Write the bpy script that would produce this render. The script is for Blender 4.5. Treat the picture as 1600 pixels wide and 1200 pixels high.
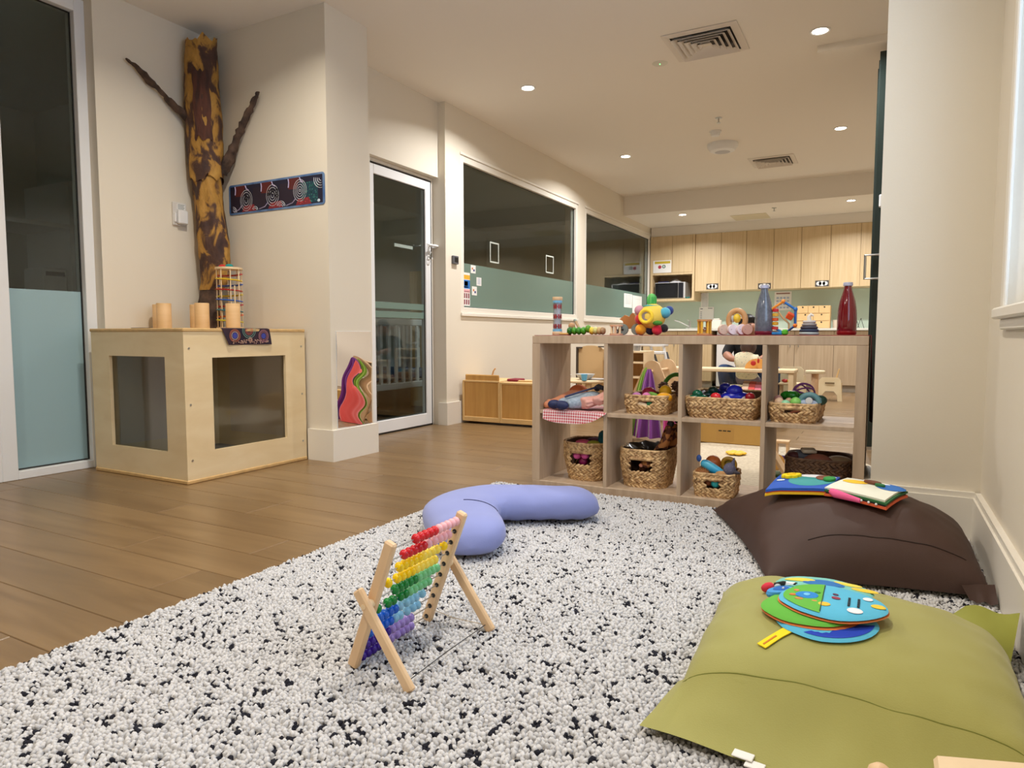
import bpy, bmesh, math, random
import numpy as np
from mathutils import Vector, Matrix, noise
random.seed(7); rng = np.random.default_rng(7)
for _o in list(bpy.data.objects): bpy.data.objects.remove(_o)
SC = bpy.context.scene
COL = SC.collection
PI = math.pi

# ---------------------------------------------------------------- camera
_F, _PITCH, _YAW = 1060.0, math.radians(4.122), math.radians(28.58)
cam_d = bpy.data.cameras.new('camera'); cam = bpy.data.objects.new('camera', cam_d); COL.objects.link(cam)
cam_d.sensor_width = 36.0; cam_d.lens = 36.0 * _F / 1600.0; cam_d.clip_start = 0.02; cam_d.clip_end = 60
cam.location = (0, 0, 0.768)
cam.rotation_euler = (PI / 2 - _PITCH, 0, _YAW)
SC.camera = cam
# ---------------------------------------------------------------- world (dusk daylight that only enters through the side window)
W = bpy.data.worlds.new('world'); SC.world = W; W.use_nodes = True
W.node_tree.nodes['Background'].inputs[0].default_value = (0.62, 0.78, 1.0, 1)
W.node_tree.nodes['Background'].inputs[1].default_value = 3.8
SC.view_settings.view_transform = 'Standard'; SC.view_settings.look = 'None'
SC.view_settings.exposure = 0.0; SC.view_settings.gamma = 1.0; SC.view_settings.use_curve_mapping = False
LIGHT_W = 26.0          # watts of one ceiling downlight

# ---------------------------------------------------------------- helpers
def lin(c):
    return tuple(((x / 255) / 12.92 if x / 255 <= 0.04045 else ((x / 255 + 0.055) / 1.055) ** 2.4) for x in c)

MATS = {}
def mat(name, rgb=(200, 200, 200), rough=0.6, var=0.0, scale=8.0, stretch=(1, 1, 1), rgb2=None, metal=0.0, bump=0.0,
        bscale=None, spec=0.5, coat=0.0, sheen=0.0, detail=4.0, objrand=0.0, dist=0.0, trans=0.0, emit=None, estr=0.0, ramp=(0.35, 0.65), gen=False):
    if name in MATS: return MATS[name]
    m = bpy.data.materials.new(name); m.use_nodes = True; MATS[name] = m
    nt = m.node_tree; b = nt.nodes['Principled BSDF']; N = nt.nodes.new; L = nt.links.new
    c1 = lin(rgb) + (1,)
    b.inputs['Base Color'].default_value = c1; b.inputs['Roughness'].default_value = rough
    b.inputs['Metallic'].default_value = metal; b.inputs['Specular IOR Level'].default_value = spec
    if coat: b.inputs['Coat Weight'].default_value = coat
    if sheen: b.inputs['Sheen Weight'].default_value = sheen
    if trans: b.inputs['Transmission Weight'].default_value = trans
    if emit: b.inputs['Emission Color'].default_value = lin(emit) + (1,); b.inputs['Emission Strength'].default_value = estr
    if var or rgb2 or bump or objrand:
        tc = N('ShaderNodeTexCoord'); mp = N('ShaderNodeMapping'); mp.inputs['Scale'].default_value = stretch
        L(tc.outputs['Object'], mp.inputs['Vector'])
        if objrand:
            oi = N('ShaderNodeObjectInfo'); mul = N('ShaderNodeMath'); mul.operation = 'MULTIPLY'; mul.inputs[1].default_value = 37.0
            L(oi.outputs['Random'], mul.inputs[0]); L(mul.outputs[0], mp.inputs['Location'])
        nz = N('ShaderNodeTexNoise'); nz.inputs['Scale'].default_value = scale; nz.inputs['Detail'].default_value = detail
        nz.inputs['Distortion'].default_value = dist
        L(mp.outputs[0], nz.inputs['Vector'])
        if var or rgb2:
            r = N('ShaderNodeValToRGB'); r.color_ramp.elements[0].position = ramp[0]; r.color_ramp.elements[1].position = ramp[1]
            if rgb2: r.color_ramp.elements[0].color = lin(rgb2) + (1,)
            else: r.color_ramp.elements[0].color = tuple(x * (1 - var) for x in c1[:3]) + (1,)
            r.color_ramp.elements[1].color = c1
            L(nz.outputs['Fac'], r.inputs[0]); out = r.outputs[0]
            if objrand:
                hs = N('ShaderNodeHueSaturation'); mr = N('ShaderNodeMapRange')
                mr.inputs['To Min'].default_value = 1 - objrand; mr.inputs['To Max'].default_value = 1 + objrand
                L(oi.outputs['Random'], mr.inputs['Value']); L(mr.outputs[0], hs.inputs['Value']); L(out, hs.inputs['Color']); out = hs.outputs[0]
            L(out, b.inputs['Base Color'])
        if bump:
            bp = N('ShaderNodeBump'); bp.inputs['Strength'].default_value = bump; bp.inputs['Distance'].default_value = 0.01
            if bscale:
                n2 = N('ShaderNodeTexNoise'); n2.inputs['Scale'].default_value = bscale; L(mp.outputs[0], n2.inputs['Vector']); L(n2.outputs['Fac'], bp.inputs['Height'])
            else: L(nz.outputs['Fac'], bp.inputs['Height'])
            L(bp.outputs[0], b.inputs['Normal'])
    return m

def glass_mat(name, tint=(235, 240, 238), ior=1.5, rough=0.0):
    if name in MATS: return MATS[name]
    m = bpy.data.materials.new(name); m.use_nodes = True; MATS[name] = m
    nt = m.node_tree; nt.nodes.remove(nt.nodes['Principled BSDF']); N = nt.nodes.new; L = nt.links.new
    t = N('ShaderNodeBsdfTransparent'); t.inputs[0].default_value = lin(tint) + (1,)
    g = N('ShaderNodeBsdfGlossy'); g.inputs['Roughness'].default_value = rough
    f = N('ShaderNodeFresnel'); ge = N('ShaderNodeNewGeometry'); mr = N('ShaderNodeMapRange')      # same reflectance from both sides of the sheet
    mr.inputs['To Min'].default_value = ior; mr.inputs['To Max'].default_value = 1 / ior; L(ge.outputs['Backfacing'], mr.inputs['Value']); L(mr.outputs[0], f.inputs['IOR'])
    mx = N('ShaderNodeMixShader'); L(f.outputs[0], mx.inputs[0]); L(t.outputs[0], mx.inputs[1]); L(g.outputs[0], mx.inputs[2])
    L(mx.outputs[0], nt.nodes['Material Output'].inputs[0])
    return m

class MB:
    def __init__(s): s.v = []; s.f = []; s.mi = []
    def add(s, vs, fs, M=None, mi=0):
        o = len(s.v)
        if M is not None: vs = [M @ Vector(p) for p in vs]
        s.v += [tuple(p) for p in vs]; s.f += [tuple(i + o for i in q) for q in fs]; s.mi += [mi] * len(fs)
        return s
    def box(s, x0, x1, y0, y1, z0, z1, b=0.0, M=None, mi=0):
        if b <= 0:
            vs = [(x, y, z) for x in (x0, x1) for y in (y0, y1) for z in (z0, z1)]
            return s.add(vs, [(0, 1, 3, 2), (4, 6, 7, 5), (0, 4, 5, 1), (2, 3, 7, 6), (0, 2, 6, 4), (1, 5, 7, 3)], M, mi)
        b = min(b, abs(x1 - x0) * .45, abs(y1 - y0) * .45, abs(z1 - z0) * .45)
        vs = []; idx = {}
        for i, (x, sx) in enumerate(((x0, 1), (x1, -1))):
            for j, (y, sy) in enumerate(((y0, 1), (y1, -1))):
                for k, (z, sz) in enumerate(((z0, 1), (z1, -1))):
                    idx[i, j, k] = len(vs)
                    vs += [(x, y + sy * b, z + sz * b), (x + sx * b, y, z + sz * b), (x + sx * b, y + sy * b, z)]
        g = lambda i, j, k, a: idx[i, j, k] + a
        fs = []
        for i in (0, 1):
            q = [g(i, 0, 0, 0), g(i, 0, 1, 0), g(i, 1, 1, 0), g(i, 1, 0, 0)]; fs.append(q if i == 0 else q[::-1])
            q = [g(0, i, 0, 1), g(1, i, 0, 1), g(1, i, 1, 1), g(0, i, 1, 1)]; fs.append(q if i == 0 else q[::-1])
            q = [g(0, 0, i, 2), g(0, 1, i, 2), g(1, 1, i, 2), g(1, 0, i, 2)]; fs.append(q if i == 0 else q[::-1])
        for i in (0, 1):
            for j in (0, 1):
                q = [g(i, j, 0, 0), g(i, j, 0, 1), g(i, j, 1, 1), g(i, j, 1, 0)]; fs.append(q if i == j else q[::-1])
                q = [g(i, 0, j, 0), g(i, 1, j, 0), g(i, 1, j, 2), g(i, 0, j, 2)]; fs.append(q if i == j else q[::-1])
                q = [g(0, i, j, 1), g(0, i, j, 2), g(1, i, j, 2), g(1, i, j, 1)]; fs.append(q if i == j else q[::-1])
                for k in (0, 1):
                    q = [g(i, j, k, 0), g(i, j, k, 1), g(i, j, k, 2)]; fs.append(q if (i + j + k) % 2 == 0 else q[::-1])
        return s.add(vs, fs, M, mi)
    def lathe(s, prof, n=20, M=None, mi=0, cap=True):
        vs = []; fs = []
        for r, z in prof:
            for k in range(n):
                a = 2 * PI * k / n; vs.append((r * math.cos(a), r * math.sin(a), z))
        for i in range(len(prof) - 1):
            for k in range(n):
                k2 = (k + 1) % n; fs.append((i * n + k, i * n + k2, (i + 1) * n + k2, (i + 1) * n + k))
        if cap:
            if prof[0][0] > 1e-5: fs.append(tuple(range(n))[::-1])
            if prof[-1][0] > 1e-5: fs.append(tuple(range((len(prof) - 1) * n, len(prof) * n)))
        return s.add(vs, fs, M, mi)
    def cyl(s, p0, p1, r0, r1=None, n=12, mi=0):
        p0 = Vector(p0); p1 = Vector(p1); d = p1 - p0
        M = Matrix.Translation(p0) @ d.to_track_quat('Z', 'Y').to_matrix().to_4x4()
        return s.lathe([(r0, 0), (r0 if r1 is None else r1, d.length)], n, M, mi)
    def ball(s, c, r, n=12, mi=0, sc=(1, 1, 1), M=None):
        pr = [(max(1e-6, math.sin(PI * i / (n // 2 + 1))), -math.cos(PI * i / (n // 2 + 1))) for i in range(n // 2 + 2)]
        T = Matrix.Translation(Vector(c)) @ (M if M is not None else Matrix.Identity(4)) @ Matrix.Diagonal((r * sc[0], r * sc[1], r * sc[2], 1))
        return s.lathe(pr, n, T, mi, cap=False)
    def tube(s, pts, r, n=8, closed=False, mi=0, flat=1.0):
        P = [Vector(p) for p in pts]; m = len(P); vs = []; fs = []
        rr = r if hasattr(r, '__len__') else [r] * m
        up = Vector((0, 0, 1)); prev = None
        for i in range(m):
            a = P[(i - 1) % m] if (closed or i > 0) else P[i]; c = P[(i + 1) % m] if (closed or i < m - 1) else P[i]
            t = (c - a).normalized()
            if prev is None:
                h = up if abs(t.z) < .9 else Vector((1, 0, 0)); nx = t.cross(h).normalized()
            else: nx = (prev - t * prev.dot(t)).normalized()
            prev = nx; ny = t.cross(nx)
            for k in range(n):
                an = 2 * PI * k / n; vs.append(P[i] + nx * math.cos(an) * rr[i] + ny * math.sin(an) * rr[i] * flat)
        for i in range(m if closed else m - 1):
            j = (i + 1) % m
            for k in range(n):
                k2 = (k + 1) % n; fs.append((i * n + k, i * n + k2, j * n + k2, j * n + k))
        if not closed: fs += [tuple(range(n))[::-1], tuple(range((m - 1) * n, m * n))]
        return s.add(vs, fs, None, mi)
    def prism(s, out, t, M=None, mi=0):
        n = len(out); vs = [(x, y, 0) for x, y in out] + [(x, y, t) for x, y in out]
        fs = [tuple(range(n))[::-1], tuple(range(n, 2 * n))] + [(i, (i + 1) % n, n + (i + 1) % n, n + i) for i in range(n)]
        return s.add(vs, fs, M, mi)
    def grid(s, nu, nv, fn, M=None, mi=0, wrapu=False):
        vs = [fn(i / (nu if wrapu else nu - 1), j / (nv - 1)) for j in range(nv) for i in range(nu)]
        fs = [(j * nu + i, j * nu + (i + 1) % nu, (j + 1) * nu + (i + 1) % nu, (j + 1) * nu + i) for j in range(nv - 1) for i in range(nu if wrapu else nu - 1)]
        return s.add(vs, fs, M, mi)
    def xf(s, M): s.v = [tuple(M @ Vector(p)) for p in s.v]; return s
    def build(s, name, m, parent=None, smooth=None, world=True, ang=40):
        """smooth: None flat, True smooth with sharp edges. verts are world coordinates unless world is False"""
        me = bpy.data.meshes.new(name)
        if parent is not None and world:
            I = parent_world(parent).inverted(); vs = [tuple(I @ Vector(p)) for p in s.v]
        else: vs = s.v
        me.from_pydata(vs, [], s.f); me.update()
        bm = bmesh.new(); bm.from_mesh(me); bmesh.ops.recalc_face_normals(bm, faces=bm.faces[:]); bm.to_mesh(me); bm.free()
        for mm in (m if isinstance(m, (list, tuple)) else [m]): me.materials.append(mm)
        if isinstance(m, (list, tuple)): me.polygons.foreach_set('material_index', s.mi)
        if smooth:
            me.polygons.foreach_set('use_smooth', [True] * len(me.polygons)); me.set_sharp_from_angle(angle=math.radians(ang))
        o = bpy.data.objects.new(name, me); COL.objects.link(o)
        if parent is not None: o.parent = parent
        return o

def parent_world(p):
    M = Matrix.LocRotScale(p.location, p.rotation_euler, None)
    return M if p.parent is None else parent_world(p.parent) @ M

def tag(o, label, cat, group=None):
    o['label'] = label; o['category'] = cat
    if group: o['group'] = group
    return o
def thing(name, label, cat, loc=(0, 0, 0), rz=0, group=None):
    o = bpy.data.objects.new(name, None); COL.objects.link(o); o.empty_display_size = .05
    o.location = loc; o.rotation_euler = (0, 0, rz)
    return tag(o, label, cat, group)
def struct(o): o['kind'] = 'structure'; return o
def sroot(name, loc=(0, 0, 0)):
    o = bpy.data.objects.new(name, None); COL.objects.link(o); o.location = loc; o['kind'] = 'structure'; return o
def T(x, y, z, rz=0, rx=0, ry=0):
    return Matrix.Translation((x, y, z)) @ Matrix.Rotation(rz, 4, 'Z') @ Matrix.Rotation(ry, 4, 'Y') @ Matrix.Rotation(rx, 4, 'X')
def text_mesh(body, size, depth=0.0004):
    cu = bpy.data.curves.new('txt', 'FONT'); cu.body = body; cu.size = size; cu.align_x = 'CENTER'; cu.align_y = 'CENTER'; cu.extrude = depth
    ob = bpy.data.objects.new('txt', cu); COL.objects.link(ob)
    dg = bpy.context.evaluated_depsgraph_get(); me = bpy.data.meshes.new_from_object(ob.evaluated_get(dg))
    vs = [tuple(v.co) for v in me.vertices]; fs = [tuple(p.vertices) for p in me.polygons]
    bpy.data.objects.remove(ob); bpy.data.curves.remove(cu); bpy.data.meshes.remove(me)
    return vs, fs
def skin(joints, edges, root=0, sub=2):
    """joints: [(x,y,z,r)], returns verts, faces of a skinned continuous body"""
    me = bpy.data.meshes.new('sk'); me.from_pydata([j[:3] for j in joints], edges, [])
    ob = bpy.data.objects.new('sk', me); COL.objects.link(ob)
    ob.modifiers.new('s', 'SKIN'); sv = me.skin_vertices[0].data
    for i, j in enumerate(joints): sv[i].radius = (j[3], j[4] if len(j) > 4 else j[3]); sv[i].use_root = (i == root)
    m = ob.modifiers.new('u', 'SUBSURF'); m.levels = sub; m.render_levels = sub
    dg = bpy.context.evaluated_depsgraph_get(); em = bpy.data.meshes.new_from_object(ob.evaluated_get(dg))
    vs = [tuple(v.co) for v in em.vertices]; fs = [tuple(p.vertices) for p in em.polygons]
    bpy.data.objects.remove(ob); bpy.data.meshes.remove(me); bpy.data.meshes.remove(em)
    return vs, fs

# ---------------------------------------------------------------- common materials
WALL = mat('wall_paint', (225, 216, 199), .75, bump=.03, bscale=120, scale=3)
TRIM = mat('trim_paint', (232, 226, 214), .45)
CEIL = mat('ceiling_paint', (236, 230, 220), .85)
WHITE = mat('white_aluminium', (232, 232, 232), .35)
BLACKG = mat('black_gasket', (22, 22, 22), .5)
FLOOR = mat('oak_plank', (134, 107, 73), .32, rgb2=(114, 89, 59), scale=2.2, stretch=(.6, 6, 6), detail=8, objrand=.07, dist=1.2, bump=.03, ramp=(.3, .7))
FLOOR0 = mat('oak_gap', (76, 58, 40), .6)
BIRCH = mat('birch_ply', (234, 213, 173), .42, rgb2=(226, 202, 158), scale=2.2, stretch=(1.2, 1.2, 4), detail=5, dist=.8)
BIRCHE = mat('birch_edge', (214, 176, 118), .45, var=.15, scale=30)
SHELF = mat('greyed_oak', (192, 168, 142), .5, rgb2=(176, 152, 126), scale=4, stretch=(9, 9, .8), detail=6)
CAB = mat('cabinet_laminate', (214, 190, 150), .42, rgb2=(202, 176, 134), scale=3, stretch=(12, 12, .5), detail=5)
CABL = mat('lower_laminate', (196, 176, 148), .42, rgb2=(182, 160, 132), scale=3, stretch=(12, 12, .5), detail=5)
MAPLE = mat('maple_panel', (206, 158, 88), .42, rgb2=(190, 140, 72), scale=2.5, stretch=(8, 8, .7), detail=5)
MAPLEL = mat('maple_edge', (222, 184, 124), .45, var=.12, scale=12)
BEECH = mat('beech', (230, 198, 158), .45, rgb2=(218, 182, 140), scale=12, stretch=(1, 1, .3))
PALE = mat('pale_beech', (232, 208, 170), .5, rgb2=(222, 196, 156), scale=8)
FROST = mat('frosted_film', (106, 130, 120), .35, spec=.6)
FROSTB = mat('frosted_film_blue', (150, 178, 184), .35, spec=.6)
GLASS = glass_mat('dark_glass'); ACRYL = glass_mat('acrylic', (232, 234, 232), 1.45)
DARKR = mat('dark_room', (214, 222, 220), .8)
BLACK = mat('black_plastic', (20, 20, 22), .35)
STEEL = mat('brushed_steel', (190, 190, 188), .3, metal=1.0)
PAPER = mat('paper', (232, 230, 226), .7)
def plain(name, rgb, rough=.5, **k): return mat(name, rgb, rough, **k)
# ================================================================ STRUCTURE
def wallbox(name, boxes, m=WALL, parent=None):
    b = MB()
    for q in boxes: b.box(*q)
    return struct(b.build(name, m, parent))
HC = 2.70
# floor: substrate + single planks
fl = sroot('floor')
MB().box(-6.7, 1.1, -2.7, 11.4, -.06, -.004).build('subfloor', FLOOR0, fl)
PW = .186
row = 0; y = -.25
plank_mesh = {}
while y < 10.7:
    x = -4.05 - random.choice((0.2, .55, .9, 1.25, 1.6)); L0 = 1.86
    while x < .75:
        x0, x1 = max(x, -4.05), min(x + L0, .75)
        if x1 - x0 > .05:
            ky = (round(x1 - x0, 2),)
            if ky not in plank_mesh:
                o = MB().box(.001, x1 - x0 - .001, .001, PW - .001, -.012, 0, .0016).build('plank', FLOOR, fl, world=False); plank_mesh[ky] = o.data
            else:
                o = bpy.data.objects.new('plank', plank_mesh[ky]); COL.objects.link(o); o.parent = fl
            o.location = (x0, y, 0)
        x += L0
    y += PW; row += 1
# ceiling
wallbox('ceiling', [(-4.3, 1.0, -2.7, 11.3, HC, HC + .1)], CEIL)
wallbox('ceiling_bulkhead', [(-3.25, .75, 9.25, 10.95, 2.44, HC)], CEIL)
# near room
wallbox('wall_left', [(-4.13, -3.93, 2.32, 3.27, 0, HC), (-4.13, -3.93, .45, 2.32, 2.66, HC), (-4.13, -3.93, -2.7, .45, 0, HC)])
wallbox('wall_banner', [(-4.13, -2.918, 3.072, 3.445, 0, HC)])
wallbox('wall_door', [(-3.47, -3.32, 3.445, 3.93, 0, HC), (-3.47, -3.32, 3.93, 4.83, 2.085, HC)])
wallbox('wall_windows', [(-3.42, -3.25, 4.80, 5.03, 0, HC), (-3.42, -3.25, 5.03, 10.6, 0, .963), (-3.42, -3.25, 5.03, 10.6, 2.322, HC),
                         (-3.42, -3.25, 7.62, 7.83, .963, 2.322), (-3.42, -3.25, 10.52, 11.1, 0, HC)])
wallbox('wall_kitchen', [(-3.42, .95, 10.95, 11.1, 0, HC)])
wallbox('wall_column', [(-.022, .335, 2.976, 3.36, 0, HC)])
wallbox('wall_right', [(.335, .52, 2.60, 3.36, 0, HC), (.335, .52, .75, 2.60, 0, .82), (.335, .52, .75, 2.60, 2.35, HC), (.335, .52, -2.7, .75, 0, HC), ])
wallbox('wall_rear', [(-4.13, .52, -2.7, -2.5, 0, HC)])
wallbox('wall_far_right', [(.75, .95, 3.36, 10.95, 0, HC), (.52, .75, 3.2, 3.36, 0, HC)])
# dark rooms behind the internal glazing
def room(name, x0, x1, y0, y1, open_right=True):
    b = MB(); t = .05
    b.box(x0 - t, x0, y0, y1, 0, HC); b.box(x0, x1, y0 - t, y0, 0, HC); b.box(x0, x1, y1, y1 + t, 0, HC); b.box(x0 - t, x1, y0 - t, y1 + t, HC, HC + t)
    return struct(b.build(name, DARKR))
room('wall_office', -6.6, -4.13, -2.6, 3.35)
room('wall_nursery', -6.6, -3.42, 3.46, 11.1)
# baseboards
BH = .192
wallbox('baseboard_pillar', [(-3.10, -2.918, 3.050, 3.072, 0, BH), (-2.918, -2.890, 3.05, 3.47, 0, BH)], TRIM)
wallbox('baseboard_door', [(-3.32, -3.25, 4.775, 4.80, 0, BH), (-3.25, -3.228, 4.775, 10.1, 0, BH)], TRIM)
b = MB().box(-.047, .310, 2.951, 2.976, 0, BH - .02).box(-.047, .317, 2.958, 2.976, BH - .02, BH).box(-.047, -.022, 2.976, 3.36, 0, BH)
struct(b.build('baseboard_column', TRIM))
b = MB().box(.310, .335, -2.5, 2.958, 0, BH - .02).box(.317, .335, -2.5, 2.958, BH - .02, BH)
struct(b.build('baseboard_right', TRIM))
wallbox('baseboard_left', [(-3.93, -3.905, 2.32, 3.06, 0, BH)], TRIM)

# ---- window_1: tall side light left, two bays
def frame_rect(b, ax, pos, th, a0, a1, z0, z1, w, wb=None):
    """rectangular frame in the plane ax=pos; a is the other horizontal axis"""
    wb = wb or w
    for (p0, p1, q0, q1) in ((a0, a0 + w, z0, z1), (a1 - w, a1, z0, z1), (a0 + w, a1 - w, z1 - w, z1), (a0 + w, a1 - w, z0, z0 + wb)):
        if ax == 'x': b.box(pos - th / 2, pos + th / 2, p0, p1, q0, q1, .003)
        else: b.box(p0, p1, pos - th / 2, pos + th / 2, q0, q1, .003)
w1 = sroot('window_1', (-4.05, 1.4, 0))
b = MB(); frame_rect(b, 'x', -4.05, .09, 1.80, 2.34, 0, 2.64, .075, .045); b.build('frame', WHITE, w1)
b = MB(); frame_rect(b, 'x', -4.05, .09, .45, 1.80, 0, 2.64, .05, .045); b.build('frame', WHITE, w1)
for (a, c) in ((1.875, 2.265), (.5, 1.75)):
    MB().box(-4.056, -4.050, a, c, 1.015, 2.565).build('pane', GLASS, w1)
    MB().box(-4.056, -4.050, a, c, .045, 1.015).build('frosted_pane', FROSTB, w1)
    b = MB(); frame_rect(b, 'x', -4.047, .012, a, c, .045, 2.565, .007); b.build('gasket', BLACKG, w1)
# ---- door_1: glazed door
d1 = sroot('door_1', (-3.40, 4.35, 0))
b = MB(); frame_rect(b, 'x', -3.42, .08, 3.93, 4.80, 0, 2.085, .025, .001); b.build('jamb', TRIM, d1)
b = MB(); frame_rect(b, 'x', -3.40, .05, 3.965, 4.762, .012, 2.045, .072, .095); leaf = b.build('leaf', WHITE, d1)
MB().box(-3.405, -3.398, 4.03, 4.695, .10, 1.98).build('pane', GLASS, d1)
for z in (.975, .905): MB().box(-3.3975, -3.396, 4.03, 4.695, z, z + .05).build('frosted_band', FROST, d1)
b = MB(); frame_rect(b, 'x', -3.392, .01, 4.035, 4.692, .105, 1.975, .006); b.build('gasket', BLACKG, d1)
b = MB(); b.box(-3.402, -3.374, 4.762, 4.770, .01, 2.05); b.box(-3.402, -3.374, 3.96, 4.77, 2.045, 2.052); b.box(-3.402, -3.374, 3.96, 4.77, .0, .012); b.build('seal', BLACKG, d1)
h = MB(); h.box(-3.375, -3.368, 4.705, 4.745, 1.40, 1.54, .003); h.cyl((-3.37, 4.725, 1.515), (-3.325, 4.725, 1.515), .010); h.box(-3.335, -3.318, 4.66, 4.80, 1.507, 1.524, .005)
h.box(-3.37, -3.335, 4.765, 4.80, 1.50, 1.53, .004); h.build('lever_handle', WHITE, d1)
MB().tube([(-3.345, 4.725 + .018 * math.sin(a), 1.43 + .03 * math.cos(a)) for a in np.linspace(0, 2 * PI, 14)[:-1]], .004, 6, True).build('latch_loop', STEEL, d1)
MB().box(-3.45, -3.442, 4.36, 4.60, 1.475, 1.50).build('push_bar', WHITE, d1)
# ---- window_2 / window_3 in the far room
for nm, y0, y1 in (('window_2', 5.03, 7.62), ('window_3', 7.83, 10.52)):
    w = sroot(nm, (-3.28, (y0 + y1) / 2, .963))
    b = MB(); frame_rect(b, 'x', -3.285, .07, y0, y1, .963, 2.322, .055, .05)
    b.box(-3.25, -3.238, y0 - .005, y1 + .005, 2.322, 2.345, .003); b.box(-3.25, -3.232, y0 - .005, y1 + .005, .935, .963, .003)
    b.build('frame', TRIM, w)
    MB().box(-3.292, -3.286, y0 + .055, y1 - .055, 1.405, 2.267).build('pane', GLASS, w)
    MB().box(-3.292, -3.286, y0 + .055, y1 - .055, 1.013, 1.405).build('frosted_pane', FROST, w)
    b = MB(); frame_rect(b, 'x', -3.282, .01, y0 + .05, y1 - .05, 1.01, 2.27, .009); b.build('gasket', BLACKG, w)
# ---- window_4 right wall with sill
w = sroot('window_4', (.4, 1.7, .85))
MB().box(.300, .44, .70, 2.625, .818, .853, .006).box(.318, .336, .74, 2.585, .785, .818, .004).build('sill', TRIM, w)
b = MB(); frame_rect(b, 'x', .45, .05, .75, 2.60, .853, 2.35, .055); frame_rect(b, 'x', .45, .04, 1.66, 1.70, .9, 2.3, .02); b.build('frame', WHITE, w)
b = MB(); b.box(.324, .336, 2.585, 2.64, .853, 2.36, .004).box(.324, .336, .71, .765, .853, 2.36, .004).box(.324, .336, .71, 2.64, 2.34, 2.40, .004); b.build('casing', TRIM, w)
MB().box(.452, .456, .8, 2.55, .9, 2.3).build('pane', glass_mat('clear_glass', (250, 252, 255)), w)

# ================================================================ CEILING FIXTURES
LENS = mat('lamp_lens', (255, 250, 240), .4, emit=(255, 244, 225), estr=22.0)
def downlight(x, y, z, label, near=False):
    t = thing('downlight', label, 'ceiling light', (x, y, z), group='recessed downlights')
    MB().lathe([(.062, 0), (.062, -.004), (.055, -.007), (.046, -.004), (.046, .0)], 28, T(x, y, z)).build('trim_ring', WHITE, t, True)
    MB().lathe([(.0001, -.0035), (.046, -.0035)], 28, T(x, y, z), cap=False).build('lens', LENS, t)
    ld = bpy.data.lights.new('downlight_lamp', 'AREA'); ld.shape = 'DISK'; ld.size = .085; ld.energy = LIGHT_W * (.86 if near else 1.2); ld.color = (1.0, .92, .80) if near else (1.0, .99, .98); ld.spread = math.radians(150)
    lo = bpy.data.objects.new('downlight_lamp', ld); COL.objects.link(lo); lo.parent = t; lo.location = (0, 0, -.012)
    return t
where = ['nearest the square vent, above the column', 'nearest the glass door', 'mid ceiling above the folding doors', 'mid ceiling beside the wide window',
         'under the kitchen bulkhead, near the microwave', 'under the kitchen bulkhead, right end']
for (x, y, z), wd in zip(((-.415, 4.86, HC), (-2.505, 4.86, HC), (-.41, 7.18, HC), (-2.51, 7.18, HC), (-2.5, 9.55, 2.44), (-.4, 9.55, 2.44)), where):
    downlight(x, y, z, 'round recessed ceiling downlight ' + wd)
for x, y, lb in ((-2.6, 2.2, 'above the floor before the wooden cube'), (-.75, 2.0, 'above the speckled rug'), (-2.6, -.2, 'over the rear left of the room'), (-.75, -.2, 'over the rear right of the room')):
    downlight(x, y, HC, 'round recessed ceiling downlight ' + lb, True)
def vent(x0, x1, y0, y1, z, label):
    cx, cy = (x0 + x1) / 2, (y0 + y1) / 2; t = thing('air_vent', label, 'air vent', (cx, cy, z), group='square ceiling diffusers')
    VM = mat('vent_white', (222, 214, 204), .5)
    def ring(o, i, zo, zi, nm, m=VM):
        b = MB(); vs = []; 
        for (h, zz) in ((o, zo), (i, zi)): vs += [(cx - h, cy - h, zz), (cx + h, cy - h, zz), (cx + h, cy + h, zz), (cx - h, cy + h, zz)]
        vs += [(p[0], p[1], p[2] - .003) for p in vs]
        fs = []
        for k in range(4):
            j = (k + 1) % 4; fs += [(k, j, 4 + j, 4 + k), (8 + k, 12 + k, 12 + j, 8 + j), (k, 8 + k, 8 + j, j), (4 + k, 4 + j, 12 + j, 12 + k)]
        return b.add(vs, fs).build(nm, m, t)
    R = (x1 - x0) / 2
    ring(R, R - .045, z - .002, z - .008, 'frame')
    for k in range(5):
        o = R - .05 - k * .036; ring(o, o - .027, z - .026, z - .002, 'louvre')
    MB().box(cx - R + .03, cx + R - .03, cy - R + .03, cy + R - .03, z - .0012, z - .0006).build('duct', BLACK, t)
    MB().box(cx - .03, cx + .03, cy - .03, cy + .03, z - .016, z - .008).build('centre_plate', VM, t)
vent(-1.33, -.855, 4.43, 4.945, HC, 'large square louvred air vent near the column')
vent(-1.37, -.90, 7.92, 8.39, HC, 'smaller looking square louvred air vent further back')
tag(MB().box(-1.94, -1.46, 9.95, 10.40, 2.434, 2.44, .002).build('access_panel', mat('panel_cream', (214, 204, 176), .6)), 'flat rectangular access panel in the kitchen bulkhead', 'panel')
t = thing('exit_sensor', 'round flush ceiling sensor with a small green light beside the vent', 'sensor', (-1.46, 4.885, HC))
MB().lathe([(.0, -.004), (.05, -.004), (.056, 0)], 24, T(-1.46, 4.885, HC)).build('disc', mat('sensor_white', (216, 214, 200), .5), t, True)
MB().ball((-1.46, 4.885, HC - .005), .004, 8).build('indicator', mat('green_led', (120, 255, 150), .3, emit=(120, 255, 150), estr=3), t)
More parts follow.
